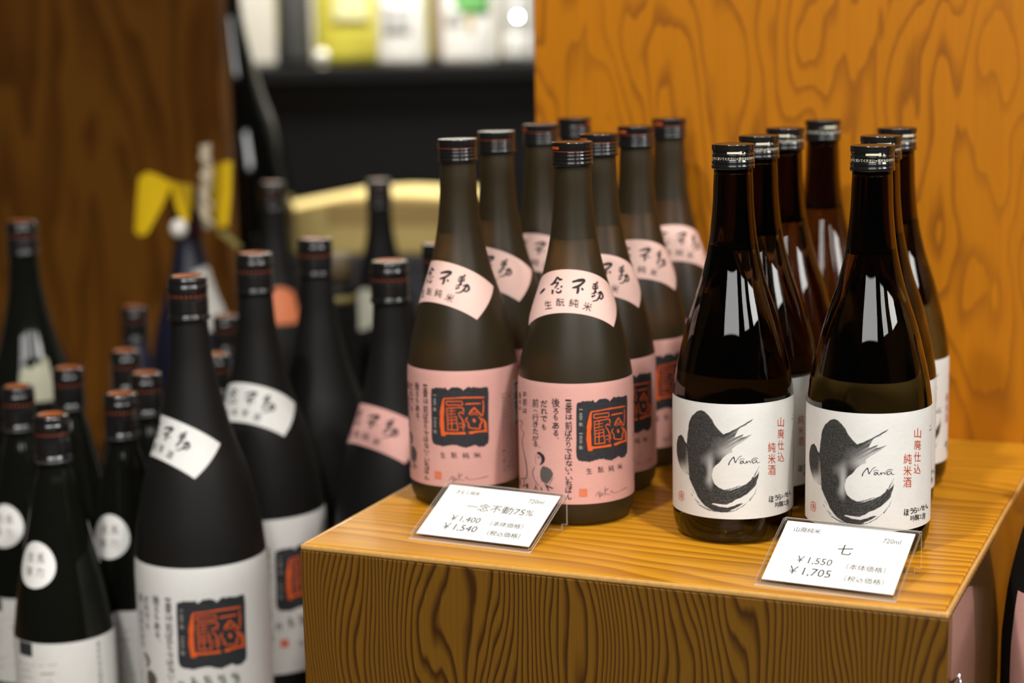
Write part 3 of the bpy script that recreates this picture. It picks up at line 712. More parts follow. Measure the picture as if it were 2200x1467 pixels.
def ink_density(x, y):
    def gs(cx, cy, sx, sy): return np.exp(-((x - cx) / sx) ** 2 - ((y - cy) / sy) ** 2)
    w1 = 5 * np.sin(x * 0.05 + y * 0.031) * np.sin(y * 0.043 - x * 0.02)
    d = np.zeros(x.shape)
    acc = sum(inside(SEVEN, x + w1 * 0.4 + dx, y + w1 * 0.4 + dy).astype(float) for dx, dy in ((-1.6, -1.6), (1.6, -1.6), (1.6, 1.6), (-1.6, 1.6))) / 4
    body = 1.08 - 0.60 * gs(452, 900, 38, 165) - 0.58 * gs(650, 690, 130, 75) - 0.22 * gs(400, 770, 80, 80) - 0.30 * gs(740, 580, 130, 70) - 0.12 * gs(520, 560, 90, 80) - 0.20 * gs(420, 1010, 50, 60)
    # bristle streaks along the sweep of the tail and the arm
    rr = np.hypot((x - 620), (y - 860) * 0.93); ang = np.arctan2(y - 860, x - 620)
    br = np.sin(rr * 0.33 + 3 * np.sin(ang * 2)) * np.sin(rr * 0.127 + 1.3)
    tail = 1 / (1 + np.exp(-(x - 560) / 60)) * (y > 980)
    body = body - tail * np.clip(br - 0.25, 0, 1) * 0.35
    arm = 1 / (1 + np.exp(-(x - 690) / 35)) * (y < 700)
    s2 = (x * 0.50 + y * 0.86); body = body - arm * (np.clip(np.sin(s2 * 0.24) * np.sin(s2 * 0.09 + 1), 0, 1) * 0.7 + 0.10)
    d = np.maximum(d, acc * np.clip(body, 0.06, 1))
    acc = inside(BLOB, x + w1 * 0.3, y + w1 * 0.3).astype(float)
    d = np.maximum(d, acc * np.clip(1.02 - 0.80 * gs(150, 905, 80, 85) - 0.35 * gs(205, 760, 25, 120), 0.05, 1))
    for P in DRY: d = np.maximum(d, inside(P, x + w1 * 0.4, y) * (0.72 + 0.2 * np.sin(x * 0.21 + y * 0.17)))
    return np.clip(d, 0, 1)

def make_white():
    t = empty('sake_bottle', (0, 0, 0))
    bottle_body(P72, M['brown_glass'], t, 0.2555, (0.198, 0.0030))
    make_cap_short(t, 'white')
    nth, nh = 420, 235; t0, t1 = math.radians(-112), math.radians(100)
    ik = Ink(); ik.rect(t0, WH0, t1, WH1, nth, nh); A = ik.arr()
    lab = wrap('body_label', A[:, 0], A[:, 1], ik.F, P72, 0.00012, M['white_ink'], t)
    r = R72; p = PB['W1']
    px, py = proj(np.c_[p.x + r * np.sin(A[:, 0]), p.y - r * np.cos(A[:, 0]), p.z + A[:, 1]])
    d = ink_density((px - 1440) * 5.239, (py - 840) * 5.239)
    d[np.abs(A[:, 0]) > math.radians(79)] = 0
    # wrap() keeps vertex order
    a = lab.data.attributes.new('ink', 'FLOAT', 'POINT'); a.data.foreach_set('value', d.astype(np.float32))
    blk, rd, rs_, mk = Ink(), Ink(), Ink(), Ink()
    for s in [[(658, 828, 12), (668, 798, 9), (690, 765, 8), (716, 742, 10), (722, 770, 9), (733, 802, 9), (750, 775, 5), (775, 742, 5), (803, 728, 4)], [(818, 785, 6), (795, 790, 8), (786, 806, 8), (802, 812, 7), (820, 795, 6), (824, 784, 5), (826, 806, 6), (846, 812, 4)],
              [(846, 812, 4), (860, 786, 7), (862, 808, 6), (880, 786, 5), (895, 792, 6), (902, 808, 5)], [(966, 768, 5), (936, 776, 6), (921, 796, 8), (937, 808, 7), (965, 790, 6), (968, 774, 5), (976, 802, 6), (1004, 800, 4)],
              [(905, 800, 4), (918, 770, 5), (950, 750, 5), (985, 757, 4)], [(778, 778, 3), (800, 762, 4), (838, 764, 3)]]: blk.stroke(s, 5)
    for c, x, y, w, h, r_ in [('ほ', 1135, 1215, 52, 74, 4), ('う', 1190, 1200, 40, 66, 0), ('ら', 1228, 1190, 38, 62, 0), ('い', 1268, 1180, 34, 34, 0), ('せ', 1305, 1160, 40, 56, -6), ('ん', 1342, 1142, 28, 54, -6),
                              ('吟', 1200, 1280, 46, 70, 0), ('醸', 1245, 1268, 46, 66, 0), ('工', 1283, 1258, 32, 40, -8), ('房', 1315, 1250, 32, 74, 0)]: mk.char(c, x, y, w, h, r_, 0.03)
    for c, y in [('山', 347), ('廃', 477), ('仕', 607), ('込', 738)]: rd.char(c, 1241, y, 70, 106, 0, 0.006)
    for c, y in [('純', 630), ('米', 760), ('酒', 886)]: rd.char(c, 1140, y, 84, 112, 0, 0.006)
    for s in [[(100, 1135, 6), (128, 1125, 6), (152, 1140, 5)], [(104, 1145, 6), (102, 1215, 6)], [(152, 1140, 5), (150, 1222, 6), (112, 1218, 6)], [(112, 1160, 6), (142, 1155, 6)], [(115, 1180, 6), (145, 1172, 6), (120, 1200, 6), (146, 1198, 6)], [(128, 1130, 6), (128, 1190, 5)]]: rs_.stroke(s, 3)
    th, h = to_label(blk, crop3, P72, PB['W1']); wrap('script_lettering', th, h, blk.F, P72, 0.00032, M['ink'], lab)
    th, h = to_label(mk, crop3, P72, PB['W1']); wrap('maker_lettering', th, h, mk.F, P72, 0.00032, M['ink'], lab)
    th, h = to_label(rd, crop3, P72, PB['W1']); wrap('red_lettering', th, h, rd.F, P72, 0.00032, M['red_deep'], lab)
    th, h = to_label(rs_, crop3, P72, PB['W1']); wrap('small_red_seal', th, h, rs_.F, P72, 0.00032, M['red_pale'], lab)
    sd = Ink(); sr_ = Ink(); k = 0
    for col in range(4):
        for row in range(22):
            if (row + col * 3) % 9 < 7: sd.char(cols[(k + 11) % len(cols)], 1.40 + col * 0.075, WH1 - 0.010 - row * 0.0028, 0.040, 0.0018, up=True)
            k += 1
    sd.rect(1.13, WH1 - 0.0165, 1.24, WH1 - 0.0160, 4, 1); sd.rect(1.17, WH1 - 0.0140, 1.20, WH1 - 0.0132, 2, 1)
    sr_.rect(1.42, WH0 + 0.026, 1.50, WH0 + 0.038, 4, 2)
    A = sd.arr(); wrap('small_print', A[:, 0], A[:, 1], sd.F, P72, 0.0003, M['ink_soft'], lab)
    A = sr_.arr(); wrap('red_mark', A[:, 0], A[:, 1], sr_.F, P72, 0.0003, M['red_deep'], lab)
    return t
white0 = make_white()
GW = 'white labelled brown glass sake bottles on the wooden box'
for i, (k_, rz, lab) in enumerate([('W1', 0.0, 'glossy brown bottle with white brush-painted label, front left one beside the pink bottles'),
                                   ('W5', math.radians(-5.5), 'glossy brown bottle with white brush-painted label, front right, behind the second price card'),
                                   ('W2', math.radians(8), 'glossy brown bottle directly behind the front left white labelled one'),
                                   ('W3', math.radians(-12), 'glossy brown bottle third in the left row of white labelled ones'),
                                   ('W4', math.radians(20), 'glossy brown bottle farthest back of the white labelled ones, highest cap against the partition'),
                                   ('W6', math.radians(2), 'glossy brown bottle second in the right row, mostly hidden by the front right one'),
                                   ('W7', math.radians(30), 'glossy brown bottle last in the right row, red letters showing at the label edge')]):
    o = white0 if i == 0 else copy_tree(white0)
    spin(o, PB[k_], rz); tag(o, lab, 'bottle', GW)

# ================================================================== PRICE CARDS
def price_card(name, bl, br, bk, ridge, label, lines):
    """tent of clear acrylic with a printed paper card; bl/br = front foot corners, bk = right back foot, all in box coordinates"""
    Bl, Br, Bk = [BO + e * a + g * b2 for a, b2 in (bl, br, bk)]
    ex = (Br - Bl).normalized(); W_ = (Br - Bl).length; ey = Vector((-ex.y, ex.x, 0)); D_ = (Bk - Br).dot(ey)
    t = empty(name, (Bl.x, Bl.y, TABLE), math.atan2(ex.y, ex.x)); tag(t, label, 'price card', 'price cards in acrylic holders')
    th_ = 0.0012; s = Vector((0, D_, ridge)).normalized(); nrm = Vector((0, -s.z, s.y)); L = math.hypot(D_, ridge)
    def slab(nm, x0, x1, s0, s1, d0, d1, mat, rad=0.0):
        """box on the sloping front: s along the slope, d out of it"""
        bm = bmesh.new(); pts = []
        cs = [(x0, s0), (x1, s0), (x1, s1), (x0, s1)]
        lo = [bm.verts.new(Vector((x, 0, 0)) + s * ss + nrm * d0) for x, ss in cs]; hi_ = [bm.verts.new(Vector((x, 0, 0)) + s * ss + nrm * d1) for x, ss in cs]
        bm.faces.new(lo[::-1]); bm.faces.new(hi_)
        for i in range(4): bm.faces.new((lo[i], lo[(i + 1) % 4], hi_[(i + 1) % 4], hi_[i]))
        if rad: 
            ve = [ed for ed in bm.edges if abs((ed.verts[0].co - ed.verts[1].co).normalized().dot(nrm)) > 0.9]
            bmesh.ops.bevel(bm, geom=ve, offset=rad, segments=3, affect='EDGES')
        o = bm_obj(nm, bm, mat, t)
        if mat is M['acrylic']: cut_edges(o, nrm)
        return o
    def cut_edges(o, n_):
        o.data.materials.append(M['acrylic_edge'])
        for p in o.data.polygons:
            if abs(p.normal.dot(n_)) < 0.7: p.material_index = 1
    slab('holder_back', 0, W_, 0.0022, L, -th_, 0.0, M['acrylic'], 0.0015)
    slab('holder_front', 0, W_, 0.0022, L - 0.0015, 0.0012, 0.0012 + th_ * 0.7, M['acrylic'], 0.0015)
    bm = box_bm(0, W_, -0.0002, 0.0034, 0.0, th_, 0.0003); cut_edges(bm_obj('holder_lip', bm, M['acrylic'], t), Vector((0, 0, 1)))
    bm = box_bm(0, W_, D_ - 0.0001, D_ + th_, 0.0002, ridge, 0.0); 
    ve = [ed for ed in bm.edges if abs((ed.verts[0].co - ed.verts[1].co).normalized().y) > 0.9 and ed.verts[0].co.z < 0.01]
    bmesh.ops.bevel(bm, geom=ve, offset=0.004, segments=4, affect='EDGES'); cut_edges(bm_obj('holder_leg', bm, M['acrylic'], t), Vector((0, 1, 0)))
    c = slab('card', 0.003, W_ - 0.003, 0.0065, L - 0.0035, 0.0002, 0.0007, M['card'])
    x0, x1, s0, s1 = 0.003, W_ - 0.003, 0.0065, L - 0.0035
    ik = Ink()
    for txt, u, v, w, h in lines: ik.char(txt, x0 + (x1 - x0) * u, s0 + (s1 - s0) * v, w * (x1 - x0), h * (s1 - s0), 0, 0.006, up=True)
    V = [Vector((x, 0, 0)) + s * ss + nrm * 0.00078 for x, ss in ik.V]
    F = []
    for f in ik.F:
        n_ = (V[f[1]] - V[f[0]]).cross(V[f[2]] - V[f[0]]); F.append(f if n_.dot(nrm) > 0 else f[::-1])
    mesh_obj('lettering', V, F, M['card_ink'], c, False)
    return t
price_card('price_card', (0.0666, 0.0351), (0.1595, 0.0296), (0.1632, 0.0904), 0.0262, 'white price card in clear acrylic holder before the pink labelled bottles',
           [('きもと純米', 0.205, 0.875, 0.215, 0.085), ('720ml', 0.83, 0.845, 0.135, 0.08), ('一念不動75%', 0.57, 0.62, 0.60, 0.15), ('￥1,400', 0.335, 0.36, 0.265, 0.125), ('（本体価格）', 0.71, 0.345, 0.285, 0.095),
            ('￥1,540', 0.335, 0.19, 0.305, 0.14), ('（税込価格）', 0.735, 0.165, 0.285, 0.095)])
price_card('price_card', (0.3199, 0.0125), (0.4100, 0.0071), (0.4165, 0.0689), 0.0284, 'white price card in clear acrylic holder before the white labelled bottles',
           [('山廃純米', 0.185, 0.87, 0.21, 0.085), ('720ml', 0.85, 0.835, 0.135, 0.075), ('七', 0.53, 0.615, 0.115, 0.165), ('￥1,550', 0.335, 0.375, 0.275, 0.125), ('（本体価格）', 0.735, 0.355, 0.295, 0.095),
            ('￥1,705', 0.335, 0.19, 0.325, 0.145), ('（税込価格）', 0.755, 0.165, 0.295, 0.095)])

# ================================================================== TALL BLACK BOTTLES ON THE PLATFORM
HT_, HS_ = 0.3965, 0.281
def tall_pos(px, py, h=HT_):
    p = at(px, py, h); return Vector((p.x, p.y, 0))
def make_tall(body_mat, label=None, collar_mat=None, wording='lettering', stamp_th=0.0, hb=0.0, cth=0.0, kc=1.3):
    t = empty('tall_sake_bottle', (0, 0, 0))
    bottle_body(PIS, body_mat, t, 0.367, None, 64)
    make_cap_long(t, 0.0163, 0.3610, HT_)
    if collar_mat: collar(t, PIS, hb, kc, collar_mat, wording, cth)
    if label:
        def extra(lab, th):
            ik = Ink()
            for i, c in enumerate('特別純米酒' if label is M['white'] else '生酛純米'): ik.char(c, th - 0.42 + i * 0.21, LSTAMP - 0.044, 0.10, 0.0068, up=True)
            A = ik.arr(); wrap('lettering', A[:, 0], A[:, 1], ik.F, PIS, 0.0003, M['ink'], lab)
        body_label(t, PIS, RIS, 1.32, LSTAMP + (HM - HSTAMP) * 1.32, label, ('barcode', 'barcode_ground', 'small_print'), stamp_th, extra, 0.026, LTOP)
    return t
GT = 'tall matte black sake bottles on the platform'
L1 = tall_pos(401.5, 592)
_hl = PIS.hit(L1, [427, 452, 425], [1221, 1357, 1028])[1]; LTOP, LSTAMP, LCOR = [float(v) for v in _hl]
KC = 1.12; HB = LCOR + FAN['ri'] * (1 - math.cos(FAN['phi'])) * FK * KC
tw = make_tall(M['black_frost'], M['white'], M['white'], 'lettering_white', 0.0, HB, math.radians(-66), KC)
spin(tw, L1, math.radians(11.5)); tag(tw, 'tall matte black bottle with white label and charcoal stamp, nearest left of the box', 'bottle', GT)
tw2 = copy_tree(tw); spin(tw2, tall_pos(545, 543), math.radians(40)); tag(tw2, 'second tall matte black bottle with white collar, its white label cut by the box corner', 'bottle', GT)
tb = make_tall(M['black_frost'])
spin(tb, tall_pos(676, 511), 0); tag(tb, 'tall matte black bottle without visible label, third from the left beside the tan parcel', 'bottle', GT)
tp = make_tall(M['black_frost'], M['pink'], M['pink'], 'lettering', 0.0, HB - 0.008, math.radians(-66), KC)
spin(tp, tall_pos(836, 559), math.radians(18)); tag(tp, 'tall matte black bottle with pink collar label, close beside the left edge of the box', 'bottle', GT)
tb2 = copy_tree(tb); spin(tb2, tall_pos(944, 522), 1.0); tag(tb2, 'tall matte black bottle half hidden behind the leftmost pink labelled bottle', 'bottle', GT)
RB = None
for k_ in range(200):     # clear of the box side, left outline where the photo has it
    b_ = k_ * 0.002; c_ = BO + e * (BW + 0.0560) + g * b_
    x_, y_ = proj((c_.x - RIS * 0.93, c_.y, 0.158))
    if x_ > 2168 and RB is None: RB = Vector((c_.x, c_.y, 0))
RTOP = float(PIS.hit(RB, [2195], [1272])[1][0]); LTOP, LSTAMP = RTOP, LSTAMP + RTOP - LTOP
tp2 = make_tall(M['black_frost'], M['pink']); spin(tp2, RB, math.radians(58)); tag(tp2, 'tall matte black bottle with pink label at the right edge beside the box', 'bottle', GT)

def sticker(parent, name, prof, thc, hc, shape, mat, off=0.00025):
    """shape: list of (x, y) metres, y up"""
    ik = Ink(); ik.poly(shape, 0.006); A = ik.arr(); R = float(prof.rad(hc))
    return wrap(name, thc + A[:, 0] / R, hc + A[:, 1], ik.F, prof, off, mat, parent), R
def ring(rx, ry, n=40): return [(rx * math.cos(2 * math.pi * i / n), ry * math.sin(2 * math.pi * i / n)) for i in range(n)]

# two dim tall bottles far behind
B1 = tall_pos(583, 391); B2 = tall_pos(813, 386)
tb3 = make_tall(M['black_frost']); spin(tb3, B1, 0); tag(tb3, 'dim tall black bottle with orange collar patch in the background', 'bottle', GT)
th_, h_ = PIS.hit(B1, [612], [657]); sticker(tb3, 'orange_label', PIS, float(th_[0]), float(h_[0]), [(-0.018, -0.022), (0.016, -0.022), (0.017, 0.016), (0.0, 0.023), (-0.019, 0.022)], simple('orange_label_paper', (0.62, 0.17, 0.06), 0.6))
tb4 = make_tall(M['black_frost']); spin(tb4, B2, 0); tag(tb4, 'dim tall black bottle with pale collar patch standing before the tan parcel', 'bottle', GT)
th_, h_ = PIS.hit(B2, [776], [665]); sticker(tb4, 'pale_label', PIS, float(th_[0]), float(h_[0]), ring(0.025, 0.026), simple('pale_label_paper', (0.62, 0.62, 0.50), 0.6))
# glossy tall bottle at the far left
S7 = tall_pos(45, 474); ts = make_tall(M['black_gloss']); spin(ts, S7, 0); tag(ts, 'tall glossy black bottle at the left picture edge before the brown partition', 'bottle', GT)
th_, h_ = PIS.hit(S7, [76], [800])
sticker(ts, 'torn_cream_label', PIS, float(th_[0]), float(h_[0]), [(-0.017, -0.030), (0.017, -0.030), (0.016, 0.012), (0.010, 0.016), (0.007, 0.006), (0.002, 0.010), (-0.004, 0.003), (-0.010, 0.008), (-0.016, -0.002)], simple('cream_label_paper', (0.30, 0.29, 0.21), 0.6))

# ================================================================== SMALL GLOSSY BLACK BOTTLES ON THE LEFT
def make_small(with_sticker=True):
    t = empty('small_sake_bottle', (0, 0, 0))
    bottle_body(PSM, M['black_gloss'], t, 0.2495, None, 64)
    make_cap_long(t, 0.0147, 0.2430, HS_)
    V, F = lathe([(0.2410, 0.0130), (0.2412, 0.0150), (0.2420, 0.0155), (0.2432, 0.0155), (0.2440, 0.0150)], 48); mesh_obj('neck_ring', V, F, M['cap_grey'], t)
    lab = patch('body_label', -2.2, 2.2, 0.018, 0.0965, PSM, 0.00015, M['white'], t, 90, 6)
    ik = Ink(); ik.rect(-0.83, 0.0845, -0.45, 0.0960, 8, 2); A = ik.arr(); wrap('dark_tab', A[:, 0], A[:, 1], ik.F, PSM, 0.0003, M['charcoal'], lab)
    ik = Ink()
    for s in seal_lines: ik.stroke([(-0.95 + (x - 900) / 480 * 1.05, 0.081 - (y - 300) / 540 * 0.052, w * 0.00008) for x, y, w in s], 3)
    A = ik.arr(); wrap('olive_drawing', A[:, 0], A[:, 1], ik.F, PSM, 0.0003, M['olive'], lab)
    ik = Ink()
    for i in range(12): ik.char(cols[i + 5], 0.92, 0.090 - i * 0.0055, 0.09, 0.0042, up=True)
    A = ik.arr(); wrap('small_print', A[:, 0], A[:, 1], ik.F, PSM, 0.0003, M['ink_soft'], lab)
    if with_sticker:
        s, R = sticker(t, 'round_sticker', PSM, math.radians(-27), 0.1600, ring(0.0185, 0.0188), M['sticker'])
        ik = Ink()
        for c, x, y in [('但', -0.0052, 0.0058), ('馬', 0.0052, 0.0058), ('強', -0.0052, -0.0052), ('力', 0.0052, -0.0052)]: ik.char(c, x, y, 0.0072, 0.0078, up=True, bold=0.02)
        A = ik.arr(); wrap('lettering', math.radians(-27) + A[:, 0] / R, 0.1600 + A[:, 1], ik.F, PSM, 0.0004, M['sticker_ink'], s)
    return t
seal_lines = [[(910, 350, 8), (1130, 340, 8), (1360, 320, 8)], [(910, 350, 8), (905, 600, 8), (920, 830, 8)], [(1360, 320, 8), (1375, 560, 8), (1380, 720, 8)], [(920, 830, 8), (1100, 800, 8), (1380, 720, 8)],
              [(1140, 350, 8), (1150, 560, 8), (1180, 780, 8)], [(1200, 410, 16), (1260, 405, 16), (1335, 400, 16)], [(1285, 450, 9), (1240, 530, 9), (1215, 600, 9)], [(1285, 450, 9), (1330, 520, 9), (1350, 600, 9)],
              [(1215, 620, 9), (1235, 690, 9), (1290, 695, 9), (1335, 640, 9)], [(960, 400, 8), (1100, 390, 8)], [(960, 470, 8), (1110, 455, 8), (1110, 520, 8)], [(960, 540, 8), (1090, 520, 8)], [(970, 600, 8), (1100, 580, 8)], [(980, 400, 8), (985, 740, 8)], [(990, 740, 8), (1120, 720, 8)]]
sm = make_small(); GS = 'small glossy black sake bottles at the left'
spec = [((109, 889), 0, 'small glossy black bottle with round white sticker, nearest at the lower left corner'),
        ((37, 829), 0.05, 'small glossy black bottle with round white sticker cut by the left picture edge'),
        ((258, 844), 0.12, 'small glossy black bottle with round sticker beside the nearest tall white labelled bottle'),
        ((145, 789), 2.6, 'small glossy black bottle behind the nearest small one, without sticker showing'),
        ((312, 800), 2.9, 'small glossy black bottle directly left of the nearest tall bottle, second row'),
        ((268, 752), 2.7, 'small glossy black bottle in the third row, just before the navy capped one'),
        ((462, 760), 3.0, 'small dark bottle almost hidden between the two tall white labelled bottles')]
for i, (pp, rz, lab) in enumerate(spec):
    o = sm if i == 0 else copy_tree(sm)
    spin(o, tall_pos(pp[0], pp[1], HS_), rz); tag(o, lab, 'bottle', GS)
nv = make_small(False)
for ch in nv.children:
    if ch.name.startswith('glass_body'): ch.data.materials[0] = M['navy_glass']
spin(nv, tall_pos(288, 658, HS_), 2.8); tag(nv, 'small navy blue bottle with dull copper cap top before the brown partition', 'bottle', GS)
nv2 = copy_tree(nv); spin(nv2, tall_pos(484, 677, HS_), 2.8); tag(nv2, 'small dark bottle under the white patch of the beribboned navy bottle', 'bottle', GS)

# ================================================================== NAVY BOTTLE WITH A YELLOW BOW
NP = at(399, 402, HT_); NPV = Vector((NP.x, NP.y, 0))
nb = empty('navy_sake_bottle', NPV); tag(nb, 'tall navy bottle with white label patch and dark red cap, wearing a yellow bow', 'bottle')
bottle_body(PIS, M['navy_glass'], nb, 0.367, None, 56)
V, F = lathe([(0.335, 0.0166), (0.338, 0.0182), (0.352, 0.0178), (0.372, 0.0172), (0.390, 0.0166), (HT_, 0.0150), (HT_ + 0.001, 0.0)], 48); mesh_obj('cap_wrap', V, F, simple('dark_red_cloth', (0.055, 0.010, 0.012), 0.8), nb)
th_, h_ = PIS.hit(NPV, [462], [640]); sticker(nb, 'white_label', PIS, float(th_[0]), float(h_[0]), [(-0.030, -0.038), (0.026, -0.034), (0.026, 0.030), (0.0, 0.040), (-0.030, 0.036)], simple('grey_white_paper', (0.55, 0.53, 0.49), 0.6))
dist = NP.y / (rays(405, 400)[1])
def leaf(name, pts, Z0, bulge, mat, parent, th=0.0025, n=6):
    """cloth tail: outline in picture points, set at its own distance, curved and thick"""
    P = [atZ(x, y, Z0) for x, y in pts]; c = sum(P, Vector()) / len(P)
    ik = Ink(); w = [(p.x - c.x, p.z - c.z) for p in P]; ik.poly(w, 0.012); V, F = ik.V, ik.F
    hw = max(abs(a) for a, _ in w) or 1
    bm = bmesh.new(); fr, bk = [], []
    for a, z in V:
        yy = bulge * (1 - (a / hw) ** 2); fr.append(bm.verts.new((a, -yy - th / 2, z))); bk.append(bm.verts.new((a, -yy + th / 2, z)))
    from collections import Counter
    ec = Counter()
    for f in F:
        for i in range(3): ec[tuple(sorted((f[i], f[(i + 1) % 3])))] += 1
    for f in F: bm.faces.new([fr[i] for i in f]); bm.faces.new([bk[i] for i in f[::-1]])
    for f in F:
        for i in range(3):
            a, b2 = f[i], f[(i + 1) % 3]
            if ec[tuple(sorted((a, b2)))] == 1: bm.faces.new((fr[a], fr[b2], bk[b2], bk[a]))
    bmesh.ops.recalc_face_normals(bm, faces=bm.faces[:])
    o = bm_obj(name, bm, mat, parent); o.location = c - parent.location; return o
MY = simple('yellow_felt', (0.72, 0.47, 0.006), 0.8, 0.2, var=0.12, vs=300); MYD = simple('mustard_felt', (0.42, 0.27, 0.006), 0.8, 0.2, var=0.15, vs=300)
bw = empty('yellow_bow', (NPV.x, NPV.y - 0.02, 0.36)); tag(bw, 'yellow felt bow with cream cord and white bead tied to the navy bottle', 'bow')
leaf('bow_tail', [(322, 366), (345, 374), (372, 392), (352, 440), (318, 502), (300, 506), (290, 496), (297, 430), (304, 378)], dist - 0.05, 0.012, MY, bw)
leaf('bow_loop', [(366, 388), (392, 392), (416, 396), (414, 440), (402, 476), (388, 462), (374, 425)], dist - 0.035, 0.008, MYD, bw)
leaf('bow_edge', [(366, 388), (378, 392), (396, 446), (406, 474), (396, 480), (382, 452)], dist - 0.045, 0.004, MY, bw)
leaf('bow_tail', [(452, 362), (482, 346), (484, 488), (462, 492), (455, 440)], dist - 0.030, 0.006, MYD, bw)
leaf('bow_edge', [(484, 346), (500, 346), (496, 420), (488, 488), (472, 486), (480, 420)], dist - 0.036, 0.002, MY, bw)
bm = bmesh.new(); pts = [atZ(441, 312, dist - 0.05) - bw.location, atZ(441, 330, dist - 0.05) - bw.location, atZ(447, 370, dist - 0.05) - bw.location, atZ(440, 410, dist - 0.05) - bw.location, atZ(438, 450, dist - 0.05) - bw.location, atZ(449, 492, dist - 0.05) - bw.location]
tube_bm(bm, pts, 0.0062, 12); MC = simple('cream_cord', (0.52, 0.43, 0.30), 0.8, var=0.35, vs=160); bm_obj('cord', bm, MC, bw, True)
bm = bmesh.new(); tube_bm(bm, [p + Vector((0.0062 * math.cos(i * 1.9), -0.004 + 0.006 * math.sin(i * 1.9), 0)) for i, p in enumerate([pts[0].lerp(pts[-1], k_ / 14) for k_ in range(15)])], 0.0028, 8); bm_obj('cord_twist', bm, MC, bw, True)
bm = bmesh.new(); bmesh.ops.create_uvsphere(bm, u_segments=24, v_segments=16, radius=0.0105); bd = bm_obj('bead', bm, simple('white_bead', (0.80, 0.77, 0.70), 0.5), bw, True); bd.location = atZ(384, 491, dist - 0.055) - bw.location
bd.scale = (1.0, 1.0, 1.12)
leaf('cord_tail', [(470, 492), (492, 500), (520, 530), (512, 535), (486, 514), (468, 502)], dist - 0.03, 0.003, simple('olive_cord', (0.20, 0.16, 0.04), 0.8), bw)

# ================================================================== GIANT BOTTLE
gp = atZ(505, 600, 2.75); gs = 1.72
rs = empty('round_riser', (gp.x, gp.y, 0)); tag(rs, 'low round black riser under the oversized display bottle', 'riser')
V, F = lathe([(0, 0), (0, 0.112), (0.033, 0.112), (0.036, 0.108), (0.036, 0)], 48); mesh_obj('riser_body', V, F, M['cap_black'], rs)
V, F = lathe([(0.002, 0.1122), (0.002, 0.114), (0.008, 0.114), (0.008, 0.1122)], 48); mesh_obj('foot_band', V, F, M['cap_grey'], rs)
gb = empty('giant_sake_bottle', (gp.x, gp.y, 0.0362)); tag(gb, 'oversized dark glossy display bottle rising out of the picture behind the left bottles', 'bottle')
bottle_body(PIS, M['black_gloss'], gb, 0.367, None, 72)
V, F = lathe([(0.3585, 0.0150), (0.3585, 0.0185), (0.3610, 0.0190), (0.385, 0.0188), (0.3950, 0.0180), (0.3965, 0.0160), (0.3965, 0.0)], 48); mesh_obj('cap', V, F, simple('beige_cap', (0.62, 0.46, 0.36), 0.5), gb)
gb.scale = (gs, gs, gs)

# ================================================================== TAN PARCEL, CRATE, OLIVE JAR
q = atZ(800, 560, 2.95)
tc_ = empty('blue_grey_crate', (q.x, q.y, 0.0), -0.1); tag(tc_, 'blue grey crate under the tan parcel behind the tall bottles', 'crate')
MB = simple('blue_grey_plastic', (0.060, 0.062, 0.078), 0.6)
part_box('crate_body', tc_, (-0.12, 0.20, -0.12, 0.12, 0.0, 0.235), MB, 0.006); part_box('crate_rim', tc_, (-0.126, 0.206, -0.126, 0.126, 0.215, 0.232), MB, 0.004)
tn = empty('tan_parcel', (q.x, q.y, 0.236), -0.1); tag(tn, 'tan paper parcel with sloping top in the background left of the pink labelled bottles', 'parcel')
bm = bmesh.new(); prof_ = [(-0.150, 0.0), (0.19, 0.0), (0.19, 0.083), (0.06, 0.090), (-0.02, 0.087), (-0.145, 0.064)]
a_ = [bm.verts.new((x, -0.10, z)) for x, z in prof_]; b_ = [bm.verts.new((x, 0.10, z)) for x, z in prof_]
bm.faces.new(a_); bm.faces.new(b_[::-1])
for i in range(len(prof_)): bm.faces.new((a_[i], b_[i], b_[(i + 1) % len(prof_)], a_[(i + 1) % len(prof_)]))
bmesh.ops.recalc_face_normals(bm, faces=bm.faces[:]); bmesh.ops.bevel(bm, geom=bm.edges[:], offset=0.004, segments=2, affect='EDGES')
bm_obj('wrapping', bm, simple('tan_paper', (0.86, 0.66, 0.24), 0.7, vs=30, var=0.1), tn)
part_box('fold_flap', tn, (-0.05, 0.17, -0.1025, -0.1005, 0.045, 0.080), simple('tan_paper_fold', (0.58, 0.40, 0.14), 0.7), 0.0005)
oj = empty('olive_jar', (0, 0, 0)); p = atZ(724, 600, 2.15); oj.location = (p.x, p.y, 0); tag(oj, 'slim dark jar with olive paper band between the tall black bottles in the background', 'jar')
zt = atZ(724, 545, 2.15).z; zb = atZ(724, 632, 2.15).z
V, F = lathe([(0, 0), (0, 0.020), (0.004, 0.0235), (zb + 0.006, 0.0235), (zt * 0.84, 0.0235), (zt * 0.88, 0.019), (zt * 0.9, 0.016), (zt * 0.9, 0.0)], 40); mesh_obj('jar_body', V, F, M['black_frost'], oj)
V, F = lathe([(zb, 0.0236), (zb, 0.0242), (zt * 0.83, 0.0242), (zt * 0.83, 0.0236)], 40); mesh_obj('paper_band', V, F, simple('olive_wrap', (0.17, 0.13, 0.035), 0.6), oj)
V, F = lathe([(zt * 0.9, 0.0), (zt * 0.9, 0.019), (zt * 0.99, 0.019), (zt, 0.017), (zt, 0.0)], 40); mesh_obj('lid', V, F, simple('brown_lid', (0.10, 0.07, 0.035), 0.6), oj)

